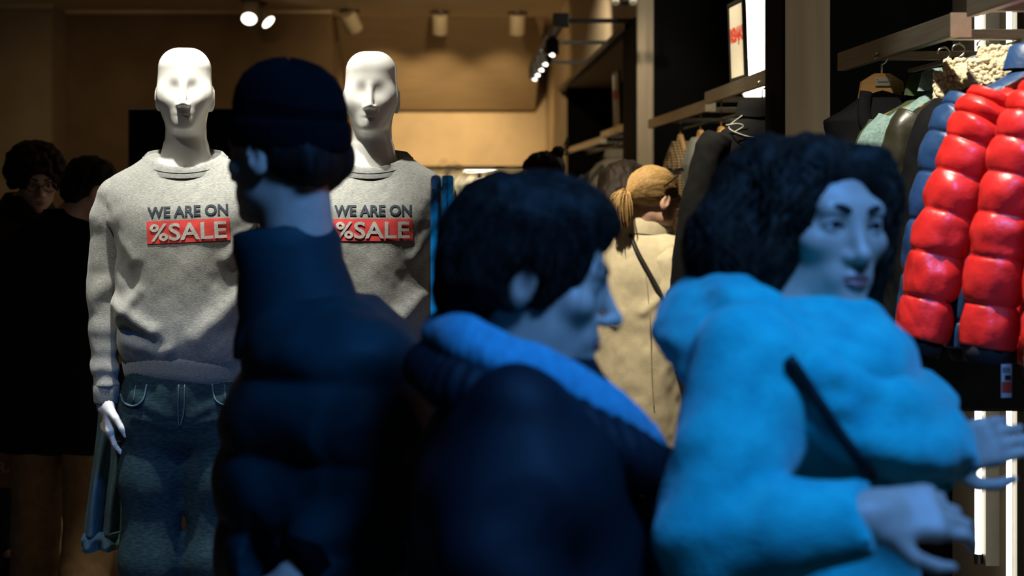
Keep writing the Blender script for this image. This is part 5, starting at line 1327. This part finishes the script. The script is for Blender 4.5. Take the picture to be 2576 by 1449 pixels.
def garment(name, label, cat, loc, rz, m, W=0.225, L=0.62, T=0.085, sl=0.58, spread=0.16, rs=0.062, quilt=0, qamp=0.010, collar=None, cuff=None, hem=None, seed=0.0, wr=0.006, flare=1.04, ycol=0.045, fwd=0.0, group=None, drop=0.085, spread2=None, cy=0.058):
    t = thing(name, label, cat, loc, rz, group)
    N, K = 72, int((130 if quilt else 50)+L*70)
    zs = np.linspace(0, 1, K)
    pz = np.array([0, 0.012, 0.035, 0.06, drop, 0.13, 0.22, 0.45*L+0.1, L]); pw = np.array([0.062, 0.078, 0.11, 0.155, 0.88*W, 0.97*W, W, W*1.01, W*flare]); pt = np.array([0.040, 0.048, 0.055, 0.062, 0.068, 0.076, T, T*1.04, T*1.06])
    zz = zs**1.25*L; rings = []
    w_ = np.interp(zz, pz, pw); t_ = np.interp(zz, pz, pt)
    for z, w, tt in zip(zz, w_, t_):
        r = ring_pts(w, tt, -z, N)
        d = wr*(vnoise(r[:, 0]*14+seed, r[:, 1]*14+seed, r[:, 2]*7)+0.6*vnoise(r[:, 0]*30+seed, r[:, 1]*30, r[:, 2]*22+seed))*min(1, z/0.08)
        if quilt: d = d+puff(z+0.02, quilt, qamp)*min(1, z/0.06)+0.003*vnoise(r[:, 0]*60+seed, r[:, 1]*60, r[:, 2]*25)*min(1, z/0.05)
        nrm = np.stack([r[:, 0]/w**2, r[:, 1]/tt**2, np.zeros(N)], 1); nrm /= np.linalg.norm(nrm, axis=1)[:, None]+1e-9
        rings.append(r+nrm*d[:, None])
    bodyo = loft('body', rings, m, t, cap=(False, True))
    for s in (-1, 1):
        sp_ = spread if (s < 0 or spread2 is None) else spread2
        n = 160 if quilt else 64; path = catmull([(s*(W-0.055), 0, -drop-0.005), (s*(W-0.005), -fwd*0.3, -drop-0.10), (s*(W+sp_*0.55), -fwd*0.7, -drop-sl*0.55), (s*(W+sp_), -fwd, -drop-sl)], n)
        q = np.linspace(0, sl+0.05, n); rad = np.interp(q, [0, 0.08, 0.25*sl, sl], [rs*0.98, rs*1.08, rs*1.05, rs*0.88])
        v, f = tube_vf(path, rad, 32, True); v = v.reshape(n, 32, 3); c = path[:, None, :]; dv = (v-c)/np.linalg.norm(v-c, axis=2)[..., None]
        dd = wr*1.2*(vnoise(v[..., 0]*16+seed+s, v[..., 1]*16, v[..., 2]*10)+0.6*vnoise(v[..., 0]*36+seed, v[..., 1]*36, v[..., 2]*28))
        if quilt: dd = dd+puff(q+0.03, quilt, qamp*1.1)[:, None]+0.0035*vnoise(v[..., 0]*55+seed, v[..., 1]*55, v[..., 2]*30)
        if quilt:
            ox = (v[..., 0]-c[..., 0])-0.10*rs*s; dd = dd-0.0055*np.exp(-(ox/0.005)**2)*(v[..., 1] < c[..., 1])
            dd = dd+0.0022*np.sin(70*ox+vnoise(v[..., 0]*20+seed, v[..., 1]*5, v[..., 2]*9)*7)*np.abs(np.cos(PI*(q+0.03)/quilt))[:, None]**3
        v = (v+dv*dd[..., None]).reshape(-1, 3)
        so = mesh_obj('sleeve', v, f, m, t)
        if cuff:
            e = path[-1]; d = unit(path[-1]-path[-4]); tube('cuff', [e-d*0.006, e+d*0.012, e+d*0.034], [rs*0.78, rs*0.74, rs*0.68], cuff, so, 32)
    if collar:
        h = ycol; n = 48
        rr = [ring_pts(a_, cy*b_, z_, n, 2.0) for a_, b_, z_ in ((0.066, 0.66, -0.03), (0.070, 0.72, 0.0), (0.072, 0.74, h*0.7), (0.080, 0.82, h), (0.090, 0.92, h*0.85), (0.098, 0.98, h*0.3), (0.105, 1.0, -0.012))]
        rr = [r+0.004*np.stack([vnoise(r[:, 0]*30+seed, r[:, 1]*30, r[:, 2]*30)]*3, 1) for r in rr]
        loft('collar', rr, collar, t)
    if hem:
        loft('hem_band', [ring_pts(W*flare*k, T*1.05*k, -L+dz, 64) for k, dz in ((0.985, 0.004), (0.98, -0.012), (0.95, -0.028), (0.92, -0.03))], hem, t, cap=(False, True))
    return t
M_redn = mat('red_nylon', (0.72, 0.022, 0.018), 0.36, var=0.10, nscale=30, bump=0.35, bscale=55, spec=0.5)
M_bluen = mat('blue_nylon', (0.018, 0.060, 0.17), 0.42, var=0.15, nscale=30, bump=0.35, bscale=55, spec=0.45)
M_elas = mat('black_elastic', (0.008, 0.008, 0.008), 0.9, var=0.1)
M_fleece = mat('teal_fleece', (0.13, 0.22, 0.20), 0.95, var=0.35, nscale=90, bump=0.6, bscale=170, col2=(0.25, 0.36, 0.33), sheen=0.3, spec=0.1)
M_sherpa = mat('cream_sherpa', (0.72, 0.58, 0.36), 1.0, var=0.2, nscale=60, bump=1.0, bscale=90, col2=(0.85, 0.74, 0.50), sheen=0.4, spec=0.05)
M_leath = mat('olive_leather', (0.030, 0.028, 0.016), 0.38, var=0.2, nscale=20, bump=0.2, bscale=60, spec=0.5)
M_tan = mat('tan_wool', (0.30, 0.17, 0.08), 0.9, var=0.25, nscale=60, bump=0.5, bscale=120)
M_brownw = mat('brown_suede', (0.26, 0.105, 0.035), 0.9, var=0.15, nscale=40)
M_jetblk = mat('jet_cloth', (0.0045, 0.005, 0.006), 0.85, var=0.15, nscale=40, bump=0.2, bscale=150, spec=0.15)
def pattern_mat(name, fn):
    m = bpy.data.materials.new(name); m.use_nodes = True; nt = m.node_tree; b = nt.nodes['Principled BSDF']; b.inputs['Roughness'].default_value = 0.95; b.inputs['Specular IOR Level'].default_value = 0.1
    tc = nt.nodes.new('ShaderNodeTexCoord'); nt.links.new(fn(nt, tc.outputs['Object']), b.inputs['Base Color']); MATS[name] = m; return m
def waves(nt, vec, axis_, scale, lo, hi, pos=(0.45, 0.55)):
    w_ = nt.nodes.new('ShaderNodeTexWave'); w_.wave_type = 'BANDS'; w_.bands_direction = axis_; w_.inputs['Scale'].default_value = scale; w_.inputs['Distortion'].default_value = 0.6
    nt.links.new(vec, w_.inputs['Vector']); r = nt.nodes.new('ShaderNodeValToRGB'); r.color_ramp.elements[0].position = pos[0]; r.color_ramp.elements[1].position = pos[1]
    r.color_ramp.elements[0].color = (*lo, 1); r.color_ramp.elements[1].color = (*hi, 1); nt.links.new(w_.outputs['Fac'], r.inputs[0]); return r.outputs[0]
def plaid(nt, vec):
    a = waves(nt, vec, 'Z', 22, (0.05, 0.03, 0.015), (0.55, 0.42, 0.24)); b = waves(nt, vec, 'Y', 20, (0.25, 0.2, 0.15), (1, 0.95, 0.85))
    mx = nt.nodes.new('ShaderNodeMix'); mx.data_type = 'RGBA'; mx.blend_type = 'MULTIPLY'; mx.inputs[0].default_value = 0.75
    nt.links.new(a, mx.inputs[6]); nt.links.new(b, mx.inputs[7]); return mx.outputs[2]
M_plaid = pattern_mat('brown_check', plaid)
M_stripe = pattern_mat('knit_stripes', lambda nt, v: waves(nt, v, 'Z', 26, (0.02, 0.02, 0.02), (0.45, 0.44, 0.38)))
M_gknit = mat('grey_knit', (0.22, 0.225, 0.20), 0.95, var=0.25, nscale=120, stretch=(1, 1, 3), bump=0.6, bscale=200)
M_whitec = mat('white_wool', (0.75, 0.68, 0.52), 0.9, var=0.05, bump=0.15, bscale=200)
M_dnm = mat('blue_denim', (0.035, 0.07, 0.13), 0.9, var=0.25, nscale=60)

NZ = 1.838
def hung(cat, name, label, hl, x, d, rz, m, dz=0.0, rail=RZ-0.024, hw=0.17, plate=False, hup=0.012, **kw):
    g = garment(name, label, cat, (x, d, NZ+dz), rz, m, **kw)
    h = hanger((x, d, NZ+dz+hup), rz, hl, rail, hw, plate); return g
# alcove nearest the window
hung('jacket', 'puffer_jacket', 'shiny red quilted puffer jacket hanging next to the blue one', 'wooden hanger inside the red puffer jacket next to the blue one', RX2+0.0, 3.06, 0, M_redn, W=0.228, L=0.62, T=0.055, sl=0.52, spread=0.115, rs=0.064, quilt=0.076, qamp=0.0105, wr=0.0028, collar=M_redn, cuff=M_elas, hem=M_elas, seed=1.0, fwd=0.0, spread2=0.0)
hung('jacket', 'puffer_jacket', 'shiny red quilted puffer jacket between two other red ones, price tag below', 'wooden hanger inside the middle red puffer jacket', RX2+0.02, 2.90, 0, M_redn, W=0.205, L=0.64, T=0.055, sl=0.52, spread=0.075, rs=0.062, quilt=0.076, qamp=0.0105, wr=0.0028, collar=M_redn, cuff=M_elas, hem=M_elas, seed=5.0, spread2=0.0)
hung('jacket', 'puffer_jacket', 'shiny red quilted puffer jacket at the near end of the rail', 'wooden hanger inside the red puffer jacket at the near rail end', RX2+0.04, 2.74, 0, M_redn, W=0.190, L=0.66, T=0.055, sl=0.53, spread=0.05, rs=0.060, quilt=0.076, qamp=0.0105, wr=0.0028, collar=M_redn, cuff=M_elas, hem=M_elas, seed=9.0, spread2=0.0)
hung('jacket', 'puffer_jacket', 'dark blue quilted puffer jacket hanging between red jackets and sherpa collar', 'wooden hanger inside the blue puffer jacket', RX2+0.0, 3.215, 0, M_bluen, W=0.225, L=0.64, T=0.055, sl=0.52, spread=0.07, rs=0.062, quilt=0.10, qamp=0.0105, wr=0.0028, collar=M_bluen, cuff=M_elas, hem=M_elas, seed=3.0, spread2=0.0)
hung('jacket', 'sherpa_jacket', 'fluffy cream sherpa jacket with rolled collar behind the blue puffer', 'wooden hanger inside the cream sherpa jacket', RX2-0.01, 3.36, 0, M_jetblk, W=0.215, L=0.66, T=0.042, sl=0.52, spread=0.06, rs=0.050, collar=M_sherpa, seed=2.0, ycol=0.05, spread2=0.0)
hung('jacket', 'leather_jacket', 'dark olive leather jacket with a tan shearling collar', 'wooden hanger inside the olive leather jacket', RX2-0.05, 3.48, 0, M_leath, W=0.215, L=0.80, T=0.042, sl=0.55, spread=0.05, rs=0.050, collar=M_sherpa, seed=7.0, ycol=0.05, dz=-0.02, spread2=0.0)
hung('jacket', 'fleece_jacket', 'grey teal fleece jacket with soft nap beside the black coat', 'wooden hanger inside the teal fleece jacket', RX2-0.07, 3.60, 0, M_fleece, W=0.215, L=0.60, T=0.042, sl=0.55, spread=0.055, rs=0.050, collar=M_fleece, seed=4.0, dz=-0.025, spread2=0.0)
hung('jacket', 'field_jacket', 'dark green cotton jacket squeezed behind the teal fleece', 'wooden hanger inside the green cotton jacket', RX2-0.075, 3.695, 0, mat('green_cotton', (0.035, 0.06, 0.02), 0.9), W=0.215, L=0.62, T=0.032, sl=0.52, spread=0.065, rs=0.038, collar=MATS['green_cotton'], seed=6.0, dz=-0.03, spread2=0.0)
bc = hung('coat', 'wool_coat', 'black coat facing out on the wooden hanger with metal plate', 'light wooden hanger with metal name plate holding the black coat', RX+0.0, 3.82, 0, M_jetblk, W=0.16, L=0.78, T=0.06, sl=0.58, spread=0.035, rs=0.05, collar=None, seed=8.0, hw=0.075, plate=True, hup=0.066, dz=-0.04, drop=0.12)
tube('zip', [(-0.012, -0.066, -0.16), (-0.012, -0.069, -0.62)], 0.006, M_chrome, bc, 6, flat=0.4)
box('zip_pull', (-0.008, -0.078, -0.20), (0.010, -0.072, -0.155), M_grey, bc, bev=0.002)
for s in (-1, 1): tube('lapel', catmull([(s*0.055, -0.045, 0.015), (s*0.062, -0.062, -0.06), (s*0.018, -0.070, -0.16)], 14), np.linspace(0.016, 0.022, 14), M_jetblk, bc, 10, flat=0.4)
# sherpa fluff on the two collars
def fluff(loc, rx, ry, z0, z1, n, seed, par, m):
    g = random.Random(seed); V, F_ = [], []; b = 0
    for i in range(n):
        a = g.uniform(0, 2*PI); z = g.uniform(z0, z1); r = g.uniform(0.005, 0.009)
        v, f = sphere_vf((rx*math.cos(a), ry*math.sin(a), z), r, 6, 4); V.append(v); F_ += [[k+b for k in q] for q in f]; b += len(v)
    o = mesh_obj('sherpa_curls', np.vstack(V), F_, m, par); o['kind'] = 'stuff'
for o in [o for o in COL.objects if o.name.startswith(('sherpa_jacket', 'leather_jacket'))]:
    fluff(None, 0.094, 0.045, -0.01, 0.050, 650, 3, o, M_sherpa)
    fluff(None, 0.118, 0.050, -0.05, 0.02, 650, 4, o, M_sherpa)
# price tag
q = P(2531, 916, 2.86)
pt = thing('price_tag', 'white card price tag with a red block hanging under the red jackets', 'tag', (q.x, q.y, q.z), 0.1)
px_ = 2.86/FPX
box('card', (-13*px_, -0.001, -84*px_), (14*px_, 0.001, 0), mat('tag_card', (0.55, 0.52, 0.47), 0.7, var=0.05), pt)
box('red_block', (-12*px_, -0.0018, -72*px_), (13*px_, -0.0011, -44*px_), M_redink, pt)
for i in range(6): box('barcode_bar', ((-10+i*3.6)*px_, -0.0018, -22*px_), ((-8.3+i*3.6)*px_, -0.0011, -8*px_), M_strap, pt)
box('print_block', (-4*px_, -0.0018, -40*px_), (12*px_, -0.0011, -28*px_), M_strap, pt)
tube('string', catmull([(0, 0, -3*px_), (0.004, 0.01, 0.02), (0.0, 0.02, 0.06)], 8), 0.0008, M_strap, pt, 5)

# second alcove
hung('coat', 'checked_coat', 'brown and cream checked coat hanging side-on on the second rail', 'wooden hanger holding the checked coat side-on', RX, 7.26, -PI/2, M_plaid, W=0.20, L=0.95, T=0.055, sl=0.60, spread=0.03, rs=0.050, collar=None, hup=0.035, seed=11.0, dz=-0.045, hw=0.14)
hung('cardigan', 'striped_cardigan', 'grey knitted cardigan with black and white striped sleeves', 'wooden hanger holding the grey striped cardigan', RX+0.01, 6.72, -PI/2, M_gknit, W=0.20, L=0.80, T=0.06, sl=0.60, spread=0.03, rs=0.048, collar=None, hup=0.035, cuff=M_stripe, seed=12.0, dz=-0.045, hw=0.14)
ck = [o for o in COL.objects if o.name.startswith('striped_cardigan')][0]
for ch in ck.children:
    if ch.name.startswith('sleeve'): ch.data.materials.clear(); ch.data.materials.append(M_stripe)
hung('coat', 'suede_coat', 'rust brown suede coat side-on between cardigan and long black coat', 'wooden hanger holding the rust brown coat', RX+0.015, 6.22, -PI/2, M_brownw, W=0.20, L=0.95, T=0.06, sl=0.60, spread=0.03, rs=0.05, collar=None, hup=0.035, seed=13.0, dz=-0.05, hw=0.14, rail=RZ+0.004)
lb = hung('coat', 'long_coat', 'long charcoal black coat with a pale drawstring, in front of the brown coat', 'wooden hanger holding the long black coat', RX-0.02, 5.22, 0.12, M_jetblk, W=0.205, L=1.02, T=0.075, sl=0.70, spread=0.10, rs=0.068, collar=M_jetblk, seed=14.0, dz=-0.01, rail=RZ+0.004, ycol=0.05)
tube('drawstring', catmull([(-0.10, -0.075, -0.01), (-0.145, -0.06, -0.05), (-0.12, -0.085, -0.075), (-0.05, -0.095, -0.095), (0.03, -0.098, -0.10)], 30), 0.002, mat('cord_white', (0.5, 0.5, 0.5), 0.8, var=0), lb, 6)
tube('drawstring', catmull([(-0.155, -0.055, -0.045), (-0.12, -0.08, -0.04), (-0.10, -0.085, -0.05), (-0.13, -0.075, -0.07)], 20), 0.002, MATS['cord_white'], lb, 6)
# deep alcove
hung('coat', 'white_coat', 'white wool coat with striped trim deep in the shop', 'wooden hanger holding the white coat', RX-0.018, 9.9, 0, M_whitec, W=0.16, L=0.95, T=0.055, sl=0.62, spread=0.06, rs=0.055, collar=M_whitec, seed=15.0, dz=-0.06, rail=RZ+0.004)
wc = [o for o in COL.objects if o.name.startswith('white_coat')][0]
tube('striped_trim', catmull([(-0.11, -0.055, -0.07), (-0.205, -0.02, -0.20), (-0.25, 0, -0.40), (-0.275, 0, -0.60)], 40), 0.020, M_stripe, wc, 12)
hung('jacket', 'denim_coat', 'blue denim jacket behind the white coat', 'wooden hanger holding the blue denim jacket', RX-0.018, 10.25, 0, M_dnm, W=0.185, L=0.75, T=0.05, sl=0.58, spread=0.08, rs=0.055, collar=M_dnm, seed=16.0, dz=-0.10, rail=RZ+0.004)
hung('jacket', 'dark_jacket', 'dark grey jacket behind the blue denim jacket', 'wooden hanger holding the dark grey jacket', RX-0.018, 10.6, 0, M_char, W=0.205, L=0.75, T=0.05, sl=0.58, spread=0.11, rs=0.055, collar=M_char, seed=17.0, dz=-0.12, rail=RZ+0.004)
